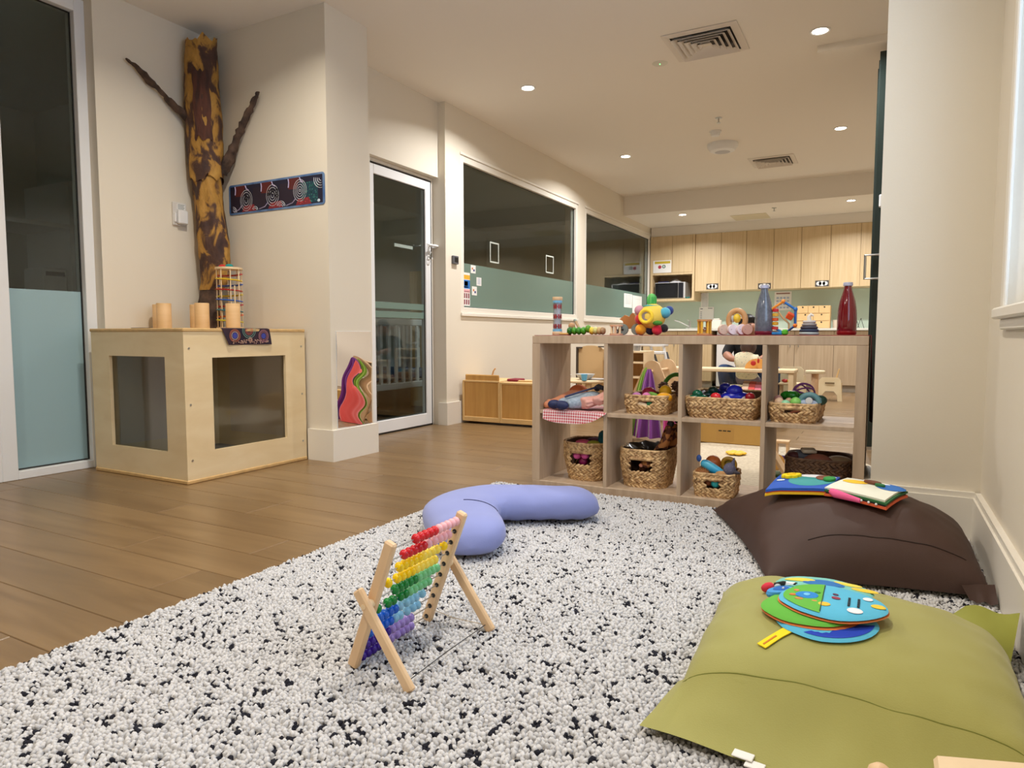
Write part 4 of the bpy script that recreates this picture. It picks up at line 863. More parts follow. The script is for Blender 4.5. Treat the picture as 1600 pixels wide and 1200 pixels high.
# child sitting, back to the camera
J = [(-1.09, 6.45, .40, .088), (-1.09, 6.46, .48, .092, .08), (-1.085, 6.47, .56, .085, .07), (-1.08, 6.48, .605, .042), (-1.075, 6.50, .64, .072), (-1.075, 6.50, .69, .072),
     (-1.165, 6.48, .57, .034), (-1.18, 6.54, .50, .028), (-1.14, 6.62, .49, .022), (-1.0, 6.48, .57, .034), (-.985, 6.54, .50, .028), (-1.02, 6.62, .49, .022),
     (-1.14, 6.55, .36, .058), (-1.16, 6.68, .34, .045), (-1.16, 6.72, .14, .034), (-1.16, 6.76, .03, .03), (-1.03, 6.55, .36, .058), (-1.02, 6.68, .34, .045), (-1.02, 6.72, .14, .034), (-1.02, 6.76, .03, .03)]
E_ = [(0, 1), (1, 2), (2, 3), (3, 4), (4, 5), (2, 6), (6, 7), (7, 8), (2, 9), (9, 10), (10, 11), (0, 12), (12, 13), (13, 14), (14, 15), (0, 16), (16, 17), (17, 18), (18, 19)]
DOT = mat('cream_dotted_top', (228, 220, 190), .9, rgb2=(176, 184, 168), scale=70, ramp=(.36, .40))
def reg_c(p):
    if p.z > .612: return 0
    if p.y > 6.58 and p.z > .45: return 0
    return 2 if p.z < .38 else 1
ch = add_person('small child in a cream dotted top, back to the camera, before the kneeling person', J, E_, reg_c, [SKINM, DOT, plain('child_trousers', (120, 110, 130), .9)], (-1.09, 6.5, 0), (-1.075, 6.50, .665), .064, (0, 1), HAIRN, .80)
MB().ball((-1.035, 6.448, .692), .014, 8).build('hair_clip', plain('clip_yellow', (226, 176, 40), .5), ch, True)
tag(MB().lathe([(.14, 0), (.15, .02), (.15, .29), (.14, .31)], 20, T(-1.09, 6.45, 0)).build('floor_stool', CREAM, None, True), 'round cream stool the small child sits on', 'stool')
# ================================================================ OPEN CUBE SHELF
SX0, SX1, SY0, SY1, SZ = -1.530, -.046, 3.02, 3.40, .765
t = thing('cube_shelf', 'greyed oak open cube shelf with eight compartments full of toy baskets', 'shelf', ((SX0 + SX1) / 2, 3.21, 0))
MB().box(SX0, SX1, SY0, SY1, SZ - .038, SZ, .002).build('top_board', SHELF, t); MB().box(SX0, SX1, SY0, SY1, 0, .042, .002).build('bottom_board', SHELF, t)
MB().box(SX0, SX0 + .042, SY0 + .0005, SY1, .042, SZ - .038).build('side_board', SHELF, t); MB().box(SX1 - .042, SX1, SY0 + .0005, SY1, .042, SZ - .038).build('side_board', SHELF, t)
CW = (SX1 - SX0 - .084 - .054) / 4; CX = [SX0 + .042 + k * (CW + .018) for k in range(4)]
for k in range(3): MB().box(CX[k] + CW, CX[k] + CW + .018, SY0 + .001, SY1, .042, SZ - .038, .001).build('divider', SHELF, t)
for k in range(4): MB().box(CX[k], CX[k] + CW, SY0 + .002, SY1, .380, .398, .001).build('middle_board', SHELF, t)
ZS, ZB, ZTOP = .3985, .0425, .7685
t = thing('runner_cloth', 'dark red cloth runner on top of the shelf hanging down both ends', 'cloth', (-.79, 3.2, SZ))
RC = mat('red_runner', (150, 36, 46), .85, rgb2=(104, 22, 40), scale=18)
MB().box(SX0 - .004, SX1 + .004, 3.05, 3.39, SZ + .0005, SZ + .003).build('cloth_top', RC, t)
def hang(x, s, L):
    return lambda u, v: (x + s * (.004 + .010 * v + .006 * math.sin(u * 9) * v), 3.06 + .30 * u + .03 * v * (.5 - u), SZ + .003 - L * v * (1 if u > .15 else .7 + 2 * u))
MB().grid(18, 10, hang(SX1 + .001, 1, .36)).build('hanging_end', RC, t, True); MB().grid(18, 8, hang(SX0 - .001, -1, .10)).build('hanging_end', RC, t, True)

# ---------------------------------------------------------------- baskets
STRAW = mat('water_hyacinth', (226, 190, 138), .7, rgb2=(140, 100, 62), scale=55, detail=3, ramp=(.3, .62))
STRAWD = mat('dark_hyacinth', (120, 88, 62), .75, rgb2=(70, 48, 36), scale=55, detail=3, ramp=(.3, .62))
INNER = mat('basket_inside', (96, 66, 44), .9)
def rrect(w, d, rc, n):
    """points and tangents evenly along a rounded rectangle; starts at the middle of the front side"""
    pts = []; 
    segs = [((-0, -d / 2), (w / 2 - rc, -d / 2))]
    P = []
    def arc(cx, cy, a0): return [(cx + rc * math.cos(a0 + k * PI / 2 / 6), cy + rc * math.sin(a0 + k * PI / 2 / 6)) for k in range(7)]
    P = [(0, -d / 2)] + arc(w / 2 - rc, -d / 2 + rc, -PI / 2) + arc(w / 2 - rc, d / 2 - rc, 0) + arc(-w / 2 + rc, d / 2 - rc, PI / 2) + arc(-w / 2 + rc, -d / 2 + rc, PI) + [(0, -d / 2)]
    P = np.array(P); L = np.r_[0, np.cumsum(np.hypot(*np.diff(P, axis=0).T))]
    s = np.linspace(0, L[-1], n, endpoint=False)
    return np.stack([np.interp(s, L, P[:, 0]), np.interp(s, L, P[:, 1])], 1), L[-1]
STR = MB().ball((0, 0, 0), 1, 6); STRV = np.array(STR.v); STRF = STR.f
def basket(name, lab, x, y, z, w, d, h, rc, m=STRAW, rz=0, taper=.90, hole=True, grp='woven baskets in the shelf', raise_back=0.0, rh=.027):
    t = thing(name, lab, 'basket', (x, y, z), rz, grp)
    rows = max(3, int(round(h / rh))); rhh = h / rows; b = MB(); V = []; Fc = []; off = 0
    hz0, hz1, hw = h * .42, h * .76, min(w * .20, .05)
    for r in range(rows * 2):
        zz = rhh * (r + .5) / 2; k = taper + (1 - taper) * min(1, (zz / h) * 1.6)
        p0, per = rrect(w * k, d * k, min(rc, w * k * .48, d * k * .48), 8); n = int(per / .021)
        P, per = rrect(w * k, d * k, min(rc, w * k * .48, d * k * .48), n); step = per / n
        sgn = 1 if r % 2 else -1
        for i in range(n):
            px, py = P[i]
            if hole and py < 0 and abs(px) < hw and hz0 < zz < hz1: continue
            tx, ty = P[(i + 1) % n] - P[i - 1]; l = math.hypot(tx, ty); tx, ty = tx / l, ty / l
            a = sgn * .55 + random.uniform(-.12, .12); ca, sa = math.cos(a), math.sin(a)
            ax1 = np.array((tx * ca, ty * ca, sa)); ax2 = np.array((ty, -tx, 0)); ax3 = np.cross(ax1, ax2)
            lift = random.uniform(-.0012, .0018); zr = zz + (raise_back * max(0, py / d + .1) * (zz / h) if raise_back else 0)
            q = STRV[:, 2:3] * .0205 * ax1 + STRV[:, 1:2] * .0058 * ax2 + STRV[:, 0:1] * .0078 * ax3 + np.array((px + ty * lift, py - tx * lift, zr))
            V += [tuple(v) for v in q]; Fc += [tuple(j + off for j in f) for f in STRF]; off += len(STRV)
    b.v = V; b.f = Fc; b.mi = [0] * len(Fc)
    # rolled rim
    P, per = rrect(w, d, rc, 60)
    o = b.build('weave', m, t, True, world=False, ang=180); o['kind'] = 'stuff'
    rim = MB().tube([(p[0], p[1], h + raise_back * max(0, p[1] / d + .1)) for p in P], .0065, 6, True); rim.build('rim', m, t, True, world=False)
    # lining
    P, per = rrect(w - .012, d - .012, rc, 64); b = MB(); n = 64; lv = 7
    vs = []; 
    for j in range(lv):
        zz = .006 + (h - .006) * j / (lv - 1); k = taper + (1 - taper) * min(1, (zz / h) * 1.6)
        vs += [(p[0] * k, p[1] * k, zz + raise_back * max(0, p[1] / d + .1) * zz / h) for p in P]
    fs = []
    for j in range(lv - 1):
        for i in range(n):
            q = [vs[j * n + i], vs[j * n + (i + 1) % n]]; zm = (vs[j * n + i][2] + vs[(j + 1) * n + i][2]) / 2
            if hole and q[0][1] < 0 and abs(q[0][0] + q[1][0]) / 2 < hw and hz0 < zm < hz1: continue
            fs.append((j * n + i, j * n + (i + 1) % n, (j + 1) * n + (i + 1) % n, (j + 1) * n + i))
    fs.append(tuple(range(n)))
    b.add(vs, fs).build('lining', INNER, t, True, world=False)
    if hole:
        hb = MB().tube([(xx, -d / 2 - .001, hz1 + .004) for xx in np.linspace(-hw * 1.15, hw * 1.15, 6)], .0085, 8); hb.build('wrapped_grip', m, t, True, world=False)
    return t
basket('woven_basket', 'shallow woven basket of toy fruit, upper row second compartment', -.965, 3.20, ZS, .205, .27, .085, .03)
basket('woven_basket', 'wide woven basket of toy vehicles, upper row third compartment', -.622, 3.205, ZS, .305, .29, .088, .03, hole=False, raise_back=.03)
basket('woven_basket', 'woven basket of round teething toys, upper row right compartment', -.318, 3.20, ZS, .185, .29, .078, .03, rz=-.06)
basket('woven_basket', 'tall rounded woven basket in the lower left compartment', -1.295, 3.21, ZB, .235, .25, .188, .09, taper=.82)
basket('woven_basket', 'tall woven basket lined with black plastic, lower second compartment', -.985, 3.21, ZB, .235, .26, .180, .07, taper=.86)
basket('woven_basket', 'small woven basket of bath toys, lower third compartment', -.643, 3.145, ZB, .175, .19, .105, .025)
basket('woven_basket', 'dark woven basket with a brown ball, lower right compartment', -.222, 3.235, ZB, .265, .25, .195, .07, m=STRAWD, hole=False)

def ball(name, lab, c, r, col, cat='toy ball', grp=None, sc=(1, 1, 1), rough=.4, **k):
    return tag(MB().ball(c, r, 16, sc=sc).build(name, mat('c%d_%d_%d_%d' % (col + (int(rough * 10),)), col, rough, **k), None, True), lab, cat, grp)
# fruit basket contents (z rim = .4835)
g = 'toy fruit in the basket'
ball('toy_fruit', 'lilac toy fruit at the left of the fruit basket', (-1.025, 3.13, .468), .027, (206, 130, 190), 'toy fruit', g)
ball('toy_fruit', 'pink toy fruit beside the lilac one in the fruit basket', (-.970, 3.11, .472), .026, (216, 120, 176), 'toy fruit', g)
ball('toy_fruit', 'dark raspberry toy fruit at the back of the fruit basket', (-.985, 3.20, .482), .036, (160, 24, 60), 'toy fruit', g)
ball('toy_fruit', 'bright yellow toy pear upright in the fruit basket', (-.900, 3.18, .498), .030, (236, 186, 26), 'toy fruit', g, (1, 1, 1.1))
ball('toy_fruit', 'orange yellow toy mango lying in the fruit basket', (-.885, 3.11, .476), .030, (236, 170, 30), 'toy fruit', g, (1.3, 1, .8))
t = thing('toy_leaf', 'green toy leaf poking out of the fruit basket', 'toy leaf', (-.935, 3.10, .47))
MB().ball((-.932, 3.115, .482), .034, 12, sc=(1, .3, .45), M=Matrix.Rotation(.4, 4, 'Y')).build('blade', plain('leaf_green', (96, 150, 40), .5), t, True)
MB().tube([(-.96, 3.115, .47), (-.932, 3.108, .487), (-.905, 3.115, .485)], .0025, 5).build('midrib', plain('leaf_dark', (60, 110, 30), .5), t)
for i, (x, y, z) in enumerate(((-.935, 3.27, .515), (-.875, 3.28, .520), (-.84, 3.22, .495))):
    t = thing('pine_cone', ['brown pine cone left of the pair under the green arch', 'brown pine cone right of the pair under the green arch', 'brown pine cone at the right rim of the fruit basket'][i], 'pine cone', (x, y, z), group='pine cones')
    MB().ball((x, y, z), .022, 10, sc=(1, 1, 1.1)).build('core', plain('cone_brown', (84, 56, 40), .8), t, True)
    b = MB()
    for k in range(26):
        a = k * 2.4; zz = -1 + 2 * (k + .5) / 26; rr = math.sqrt(1 - zz * zz) * .023; b.ball((x + rr * math.cos(a), y + rr * math.sin(a), z + zz * .024), .0065, 6, sc=(1, 1, .5))
    b.build('scales', plain('cone_scale', (110, 78, 56), .8), t, True)['kind'] = 'stuff'
tag(MB().tube([(-.875 + .078 * math.cos(a), 3.29 - .03 * math.cos(a), .478 + .098 * math.sin(a)) for a in np.linspace(-.1, PI + .1, 22)], .0105, 10).build('green_arch', plain('arch_green', (76, 146, 44), .4), None, True), 'green half ring standing in the fruit basket', 'toy arch')
t = thing('toy_bottle', 'cream toy bottle with a green cap seen through the basket grip', 'toy bottle', (-.975, 3.08, .44))
MB().cyl((-1.005, 3.075, .450), (-.955, 3.075, .438), .011).build('body', plain('cream_toy', (232, 206, 170), .5), t, True); MB().cyl((-.955, 3.075, .444), (-.935, 3.08, .452), .012).build('cap', plain('cap_green', (20, 110, 60), .5), t, True)
# toy vehicles
def car(lab, x, y, z, rz, c, s=1.0, tilt=0.):
    t = thing('toy_car', lab, 'toy car', (x, y, z), rz, 'chunky toy cars')
    M_ = Matrix.Rotation(tilt, 4, 'X') @ Matrix.Diagonal((s, s, s, 1))
    cm = plain('car%d_%d_%d' % c, c, .25)
    b = MB().ball((0, 0, .022), .05, 14, sc=(1.1, .55, .42)).ball((-.004, 0, .042), .03, 12, sc=(1.0, .8, .8)); b.xf(M_).build('body', cm, t, True, world=False)
    for dx in (-.032, .032):
        for dy in (-.026, .026):
            MB().cyl((dx, dy - .006, .012), (dx, dy + .006, .012), .015, n=14).xf(M_).build('wheel', plain('wheel_white', (226, 222, 222), .4), t, True, world=False)
    return t
car('bright blue chunky toy car on top of the vehicle basket', -.575, 3.17, .462, .25, (26, 40, 190), 1.25)
car('dark green toy car at the left of the vehicle basket', -.735, 3.14, .462, .5, (16, 96, 66), .85)
car('black green toy car behind the green one', -.70, 3.23, .476, 1.1, (16, 56, 48), .9, .5)
car('bright red toy car in front of the blue car', -.645, 3.10, .458, -.2, (224, 44, 56), .8)
car('navy toy car at the back of the vehicle basket', -.63, 3.27, .482, -.4, (30, 36, 140), 1.0, .3)
car('dark crimson toy car at the right of the vehicle basket', -.505, 3.14, .455, 1.3, (150, 24, 40), .9)
# teethers basket (rim .476)
g = 'round teething toys'
ball('wooden_bead', 'beige wooden bead at the left rim of the teether basket', (-.378, 3.085, .480), .021, (206, 172, 140), 'toy bead', g)
ball('wooden_bead', 'small beige wooden bead between the green ones', (-.345, 3.13, .484), .015, (200, 160, 130), 'toy bead', g)
ball('wooden_bead', 'mint green bead at the front of the teether basket', (-.352, 3.075, .474), .020, (150, 214, 170), 'toy bead', g)
ball('wooden_bead', 'lime green bead beside the mint one', (-.315, 3.10, .482), .023, (140, 206, 100), 'toy bead', g)
ball('wooden_bead', 'rosy bead at the back left of the teether basket', (-.390, 3.15, .488), .019, (186, 136, 126), 'toy bead', g)
t = thing('toy_pepper', 'glossy dark green toy pepper on the teether basket', 'toy vegetable', (-.345, 3.18, .50))
b = MB()
for k in range(4): b.ball((-.345 + .012 * math.cos(k * PI / 2 + .4), 3.18 + .012 * math.sin(k * PI / 2 + .4), .505), .024, 12, sc=(1.25, 1, .85))
b.build('body', plain('pepper_green', (22, 120, 26), .2), t, True); MB().cyl((-.315, 3.18, .507), (-.296, 3.18, .512), .005).build('stem', plain('stem_green', (60, 110, 40), .5), t)
t = thing('whale_teether', 'teal whale shaped teether with a white eye in the teether basket', 'toy', (-.265, 3.12, .475))
MB().tube([(-.262 + .036 * math.cos(a), 3.115, .482 + .034 * math.sin(a)) for a in np.linspace(0, PI, 16)], .0125, 10).build('back', plain('whale_teal', (96, 140, 146), .5), t, True)
MB().ball((-.268, 3.11, .478), .040, 14, sc=(1.1, .5, .45)).build('belly', plain('whale_pale', (168, 182, 206), .5), t, True)
MB().lathe([(.006, 0), (.014, 0), (.014, .006), (.006, .006)], 16, T(-.262, 3.096, .493, 0, PI / 2)).build('eye', WHITE, t, True)
t = thing('dark_teether', 'dark green rubber teether at the right of the basket', 'toy', (-.225, 3.19, .48)); 
MB().ball((-.226, 3.19, .488), .028, 12, sc=(1, 1, .8)).build('body', plain('dark_teal', (44, 84, 70), .5), t, True); MB().ball((-.226, 3.164, .496), .006, 8).build('white_dot', WHITE, t, True)
t = thing('lattice_ball', 'purple open lattice ball behind the green pepper', 'toy ball', (-.30, 3.27, .50))
PU = plain('lattice_purple', (134, 70, 140), .4)
for k in range(5): MB().tube([tuple(Vector((-.300, 3.27, .508)) + Matrix.Rotation(k * PI / 5, 3, 'Y') @ Matrix.Rotation(.5 * k, 3, 'Z') @ Vector((.046 * math.cos(a), .0, .046 * math.sin(a)))) for a in np.linspace(0, 2 * PI, 24)[:-1]], .0036, 6, True).build('hoop', PU, t, True)
t = thing('coral_key', 'coral toy piece seen through the grip of the teether basket', 'toy', (-.325, 3.075, .43)); MB().tube([(-.345, 3.073, .43), (-.32, 3.075, .445), (-.285, 3.075, .45)], .006, 6).tube([(-.333, 3.073, .437), (-.322, 3.073, .425)], .005, 6).build('body', plain('coral_toy', (226, 140, 110), .5), t, True)
# lower left basket (rim z .2305)
g = 'soft toys in the lower left basket'
ball('toy_ball', 'bright pink ball seen through the basket grip, left', (-1.325, 3.115, .168), .021, (220, 90, 160), 'toy ball', g); ball('toy_ball', 'bright pink ball seen through the basket grip, right', (-1.280, 3.112, .172), .021, (216, 84, 156), 'toy ball', g)
ball('toy_ball', 'dark pink ball low behind the basket grip', (-1.30, 3.14, .135), .024, (150, 24, 90), 'toy ball', g)
ball('cloth_bundle', 'rose pink cloth bundle at the top of the lower left basket', (-1.315, 3.17, .222), .032, (200, 80, 110), 'cloth', g, (1.3, 1, .6), .9)
ball('cloth_bundle', 'olive green cloth bundle at the top of the lower left basket', (-1.25, 3.15, .225), .03, (140, 140, 40), 'cloth', g, (1.2, 1, .6), .9)
ball('cloth_bundle', 'plum cloth bundle at the back of the lower left basket', (-1.27, 3.24, .225), .04, (96, 50, 80), 'cloth', g, (1.4, 1, .5), .9)
tag(MB().box(-.035, .035, -.03, .03, -.05, .05, .012, T(-1.205, 3.19, .235, .3, .15, .1)).build('teal_block', plain('teal_cloth', (18, 96, 112), .8)), 'teal soft block sticking out of the lower left basket', 'toy block', g)
# black liner + giraffes
def linf(u, v):
    a = 2 * PI * u; k = .42 + .62 * v
    return (-.985 + .112 * k * math.cos(a) * (1 + .05 * math.sin(a * 7)), 3.21 + .122 * k * math.sin(a), .155 + .075 * v ** .6 + .010 * noise.noise(Vector((math.cos(a) * 5, math.sin(a) * 5, v * 4))))
tag(MB().grid(50, 9, linf, wrapu=True).build('bin_liner', mat('liner_black', (16, 16, 17), .2), None, True), 'crinkled black plastic liner inside the tall basket', 'liner')
GIR = mat('giraffe_spots', (186, 122, 66), .8, rgb2=(96, 52, 34), scale=42, detail=0, ramp=(.46, .52)); HOOF = plain('hoof', (34, 26, 24), .5)
def giraffe(lab, x, y, dx, rz):
    t = thing('plush_giraffe', lab, 'soft toy', (x, y, .17), rz, 'upside down plush giraffes')
    js = [(0, 0, 0, .034, .03), (.03, .0, .03, .036, .03), (.065, 0, .055, .03), (.075, -.02, .115, .0155), (.098, -.028, .175, .013), (.055, .025, .12, .0155), (.072, .032, .168, .013), (-.03, 0, -.02, .026), (-.05, 0, -.07, .02)]
    v, f = skin(js, [(0, 1), (1, 2), (2, 3), (3, 4), (2, 5), (5, 6), (0, 7), (7, 8)])
    MB().add(v, f).build('body', GIR, t, True, world=False, ang=180)
    for p, q in (((.098, -.028, .175), (.105, -.03, .193)), ((.072, .032, .168), (.078, .034, .186))): MB().cyl(p, q, .0125, .011, 10).build('hoof', HOOF, t, True, world=False)
    return t
giraffe('spotted plush giraffe, legs in the air, front of the black lined basket', -.955, 3.16, 0, .0); giraffe('spotted plush giraffe, legs in the air, behind the first giraffe', -.935, 3.235, 0, .15)
t = thing('toy_hand', 'brown spotted toy seen through the grip of the black lined basket', 'toy', (-.985, 3.10, .14)); MB().ball((-.965, 3.112, .155), .021, 12, sc=(1.2, .6, .9)).build('body', GIR, t, True); MB().ball((-.992, 3.108, .148), .010, 10).build('tip', plain('coral_tip', (226, 150, 120), .5), t, True)
# bath toys (rim .1475)
t = thing('toy_bird', 'bright blue toy bird on the small basket', 'toy', (-.665, 3.12, .14))
v, f = skin([(-.715, 3.12, .185, .015), (-.69, 3.12, .182, .024), (-.655, 3.115, .160, .026), (-.62, 3.11, .147, .02), (-.60, 3.105, .142, .012)], [(0, 1), (1, 2), (2, 3), (3, 4)])
MB().add(v, f).build('body', mat('bird_blue', (40, 160, 216), .4, rgb2=(90, 190, 214), scale=12), t, True, ang=180); MB().ball((-.72, 3.115, .205), .012, 8, sc=(1, .5, 1.4)).build('crest', plain('crest_blue', (60, 100, 180), .5), t, True)
ball('toy_ball', 'orange ball at the back of the small basket', (-.672, 3.19, .175), .036, (206, 110, 50)); 
t = thing('gold_ring', 'golden yellow ring toy at the back of the small basket', 'toy', (-.60, 3.20, .17)); MB().tube([(-.603 + .028 * math.cos(a), 3.20, .172 + .028 * math.sin(a)) for a in np.linspace(0, 2 * PI, 22)[:-1]], .010, 8, True).build('ring', plain('gold_toy', (206, 160, 50), .4), t, True); MB().ball((-.603, 3.205, .172), .02, 10, sc=(1, .3, 1)).build('centre', plain('gold_dark', (150, 130, 40), .4), t, True)
t = thing('plush_bird', 'grey dotted plush animal with a pointed ear on the small basket', 'soft toy', (-.585, 3.11, .14))
GD = mat('grey_dots', (92, 90, 112), .9, rgb2=(150, 150, 160), scale=160, ramp=(.3, .36))
MB().ball((-.580, 3.10, .165), .03, 14, sc=(.95, .9, 1.15)).build('head', GD, t, True); MB().cyl((-.570, 3.10, .185), (-.560, 3.10, .222), .013, .002, 10).build('ear', GD, t, True); MB().cyl((-.56, 3.09, .16), (-.533, 3.085, .158), .012, .004, 10).build('beak', plain('beak_dark', (60, 56, 66), .7), t, True); MB().ball((-.61, 3.09, .145), .026, 12, sc=(1.2, .7, .6)).build('wing', plain('wing_tan', (186, 140, 90), .8), t, True)
b = MB().ball((-.700, 3.085, .145), .026, 12, sc=(1.2, .8, .7))
t = thing('brush_ball', 'brown bristle ball at the front of the small basket', 'toy', (-.70, 3.085, .14)); b.build('core', plain('bristle', (150, 96, 50), .8), t, True)
b = MB()
for k in range(70):
    a = k * 2.4; zz = 1 - (k + .5) / 70; rr = math.sqrt(1 - zz * zz); b.cyl((-.70 + rr * math.cos(a) * .028, 3.085 + rr * math.sin(a) * .018, .145 + zz * .016), (-.70 + rr * math.cos(a) * .037, 3.085 + rr * math.sin(a) * .026, .145 + zz * .026), .0012, .0006, 4)
b.build('bristles', plain('bristle2', (176, 116, 60), .8), t)['kind'] = 'stuff'
ball('toy_ball', 'turquoise ball seen through the grip of the small basket', (-.635, 3.075, .105), .020, (44, 180, 186)); ball('toy_ball', 'rust brown ball seen through the grip of the small basket', (-.668, 3.078, .107), .017, (150, 84, 50))
# dark basket contents (rim .2375)
ball('toy_ball', 'large brown ball resting in the dark basket', (-.225, 3.155, .222), .055, (128, 74, 54), rough=.7, sc=(1.1, .8, .7))
ball('cloth_bundle', 'grey blue cloth bundle in the dark basket', (-.285, 3.22, .238), .045, (86, 92, 104), 'cloth', None, (1.2, 1, .55), .9)
tag(MB().box(-.03, .03, -.02, .02, -.008, .008, .004, T(-.265, 3.19, .266, .4, .2)).build('cream_block', plain('cream_block', (206, 196, 176), .6)), 'small cream block on the grey cloth in the dark basket', 'toy block')
ball('tan_toy', 'flat tan toy at the right of the dark basket', (-.145, 3.20, .232), .05, (140, 118, 90), 'toy', None, (1, .9, .4), .7)
ball('dark_berry', 'dark red beaded toy at the left of the dark basket', (-.325, 3.20, .236), .03, (74, 30, 34), 'toy', None, (1, 1, .7), .6)

# ---------------------------------------------------------------- dolls on gingham
def gin(u, v):
    x = -1.485 + .33 * u - (.02 if v > .6 else 0) * 0; 
    if v < .6: return (x + .02, 3.30 - .29 * (v / .6), ZS + .002)
    w_ = (v - .6) / .4; return (x + .02, 3.012 - .006 * w_, ZS + .002 - (.062 * w_) * max(.1, 1 - (abs(u - .40) / .60) ** 3))
t = thing('gingham_cloth', 'red and white gingham cloth under the dolls', 'cloth', (-1.33, 3.1, ZS))
GM = bpy.data.materials.new('gingham'); GM.use_nodes = True; nt = GM.node_tree; bb = nt.nodes['Principled BSDF']; bb.inputs['Roughness'].default_value = .9
tcn = nt.nodes.new('ShaderNodeTexCoord'); sp = nt.nodes.new('ShaderNodeSeparateXYZ'); nt.links.new(tcn.outputs['Object'], sp.inputs[0]); sm = nt.nodes.new('ShaderNodeMath'); sm.operation = 'SUBTRACT'; nt.links.new(sp.outputs[1], sm.inputs[0]); nt.links.new(sp.outputs[2], sm.inputs[1])
oo = []
for src in (sp.outputs[0], sm.outputs[0]):
    m1 = nt.nodes.new('ShaderNodeMath'); m1.operation = 'PINGPONG'; m1.inputs[1].default_value = .006; nt.links.new(src, m1.inputs[0]); m2 = nt.nodes.new('ShaderNodeMath'); m2.operation = 'GREATER_THAN'; m2.inputs[1].default_value = .003; nt.links.new(m1.outputs[0], m2.inputs[0]); oo.append(m2)
ad_ = nt.nodes.new('ShaderNodeMath'); nt.links.new(oo[0].outputs[0], ad_.inputs[0]); nt.links.new(oo[1].outputs[0], ad_.inputs[1]); hv = nt.nodes.new('ShaderNodeMath'); hv.operation = 'MULTIPLY'; hv.inputs[1].default_value = .5; nt.links.new(ad_.outputs[0], hv.inputs[0])
rp = nt.nodes.new('ShaderNodeValToRGB'); rp.color_ramp.elements[0].color = lin((236, 220, 220)) + (1,); rp.color_ramp.elements[1].color = lin((190, 40, 60)) + (1,); nt.links.new(hv.outputs[0], rp.inputs[0]); nt.links.new(rp.outputs[0], bb.inputs['Base Color'])
MB().grid(20, 24, gin).build('cloth', GM, t, True)
PEACH = mat('doll_skin', (226, 150, 112), .5)
t = thing('doll', 'doll in grey overalls and navy shoes lying on the gingham cloth', 'doll', (-1.30, 3.12, ZS))
OV = mat('grey_overalls', (168, 182, 196), .9, rgb2=(140, 156, 172), scale=80)
v, f = skin([(-1.27, 3.17, .455, .046, .04), (-1.23, 3.21, .465, .044, .038), (-1.33, 3.13, .443, .036), (-1.385, 3.075, .432, .027), (-1.40, 3.05, .428, .022), (-1.265, 3.10, .440, .033), (-1.325, 3.045, .434, .028), (-1.345, 3.025, .430, .023)], [(0, 1), (0, 2), (2, 3), (3, 4), (0, 5), (5, 6), (6, 7)])
MB().add(v, f).build('overalls', OV, t, True, ang=180)
NV = plain('navy_shoe', (28, 40, 84), .6)
MB().ball((-1.415, 3.035, .427), .027, 12, sc=(1.3, .9, .85)).build('shoe', NV, t, True); MB().ball((-1.362, 3.01, .427), .027, 12, sc=(1.35, .8, .85)).build('shoe', NV, t, True)
MB().tube([(-1.37, 3.06, .463), (-1.31, 3.105, .486), (-1.24, 3.17, .51)], .005, 6).build('navy_stripe', NV, t, True); MB().ball((-1.202, 3.25, .475), .043, 14).build('head', PEACH, t, True); MB().ball((-1.20, 3.255, .485), .046, 12, sc=(1, 1, .85)).build('hair', plain('doll_hair', (70, 50, 40), .7), t, True)
MB().tube([(-1.255, 3.20, .50), (-1.235, 3.17, .512), (-1.205, 3.16, .505)], [.017, .014, .011], 8).build('arm', plain('dark_sleeve', (46, 48, 60), .8), t, True)
t = thing('doll', 'peach baby doll with orange hair lying behind at the left', 'doll', (-1.42, 3.17, ZS))
v, f = skin([(-1.37, 3.23, .448, .043), (-1.41, 3.20, .448, .034), (-1.435, 3.13, .437, .022), (-1.462, 3.085, .425, .019), (-1.472, 3.07, .440, .016), (-1.33, 3.25, .46, .035)], [(0, 1), (1, 2), (2, 3), (3, 4), (0, 5)])
MB().add(v, f).build('body', PEACH, t, True, ang=180); MB().ball((-1.375, 3.245, .478), .043, 14, sc=(1.15, 1, .8)).build('hair', plain('orange_hair', (186, 92, 44), .8), t, True); MB().ball((-1.468, 3.063, .420), .018, 10).build('foot', PEACH, t, True)
t = thing('doll_dress', 'pale pink bundled doll dress at the right of the dolls', 'doll dress', (-1.20, 3.08, ZS))
def skirt(W_, H_, r0, r1, n=44, pl=9):
    W_, H_ = Vector(W_), Vector(H_); ax = (H_ - W_).normalized(); s1 = ax.cross(Vector((0, 0, 1))).normalized(); s2 = s1.cross(ax)
    def f(u, v):
        a = 2 * PI * u; vv = min(v / .85, 1); r = (r0 + (r1 - r0) * vv ** .8) * (1 + .10 * vv * math.sin(pl * a + 2 * v)) * (1 if v < .85 else 1 - (v - .85) / .15 * .98)
        p = W_.lerp(H_, vv) + s1 * r * math.cos(a) + s2 * r * .62 * math.sin(a); return (p.x, p.y, max(p.z, ZS + .004))
    return MB().grid(n, 16, f, wrapu=True)
PKD = mat('pale_pink', (226, 170, 158), .9, var=.12, scale=30)
skirt((-1.178, 3.17, .462), (-1.268, 3.045, .436), .020, .046).build('skirt', PKD, t, True, ang=120)
skirt((-1.182, 3.15, .487), (-1.192, 3.045, .448), .016, .034, pl=7).build('bodice', PKD, t, True, ang=120)

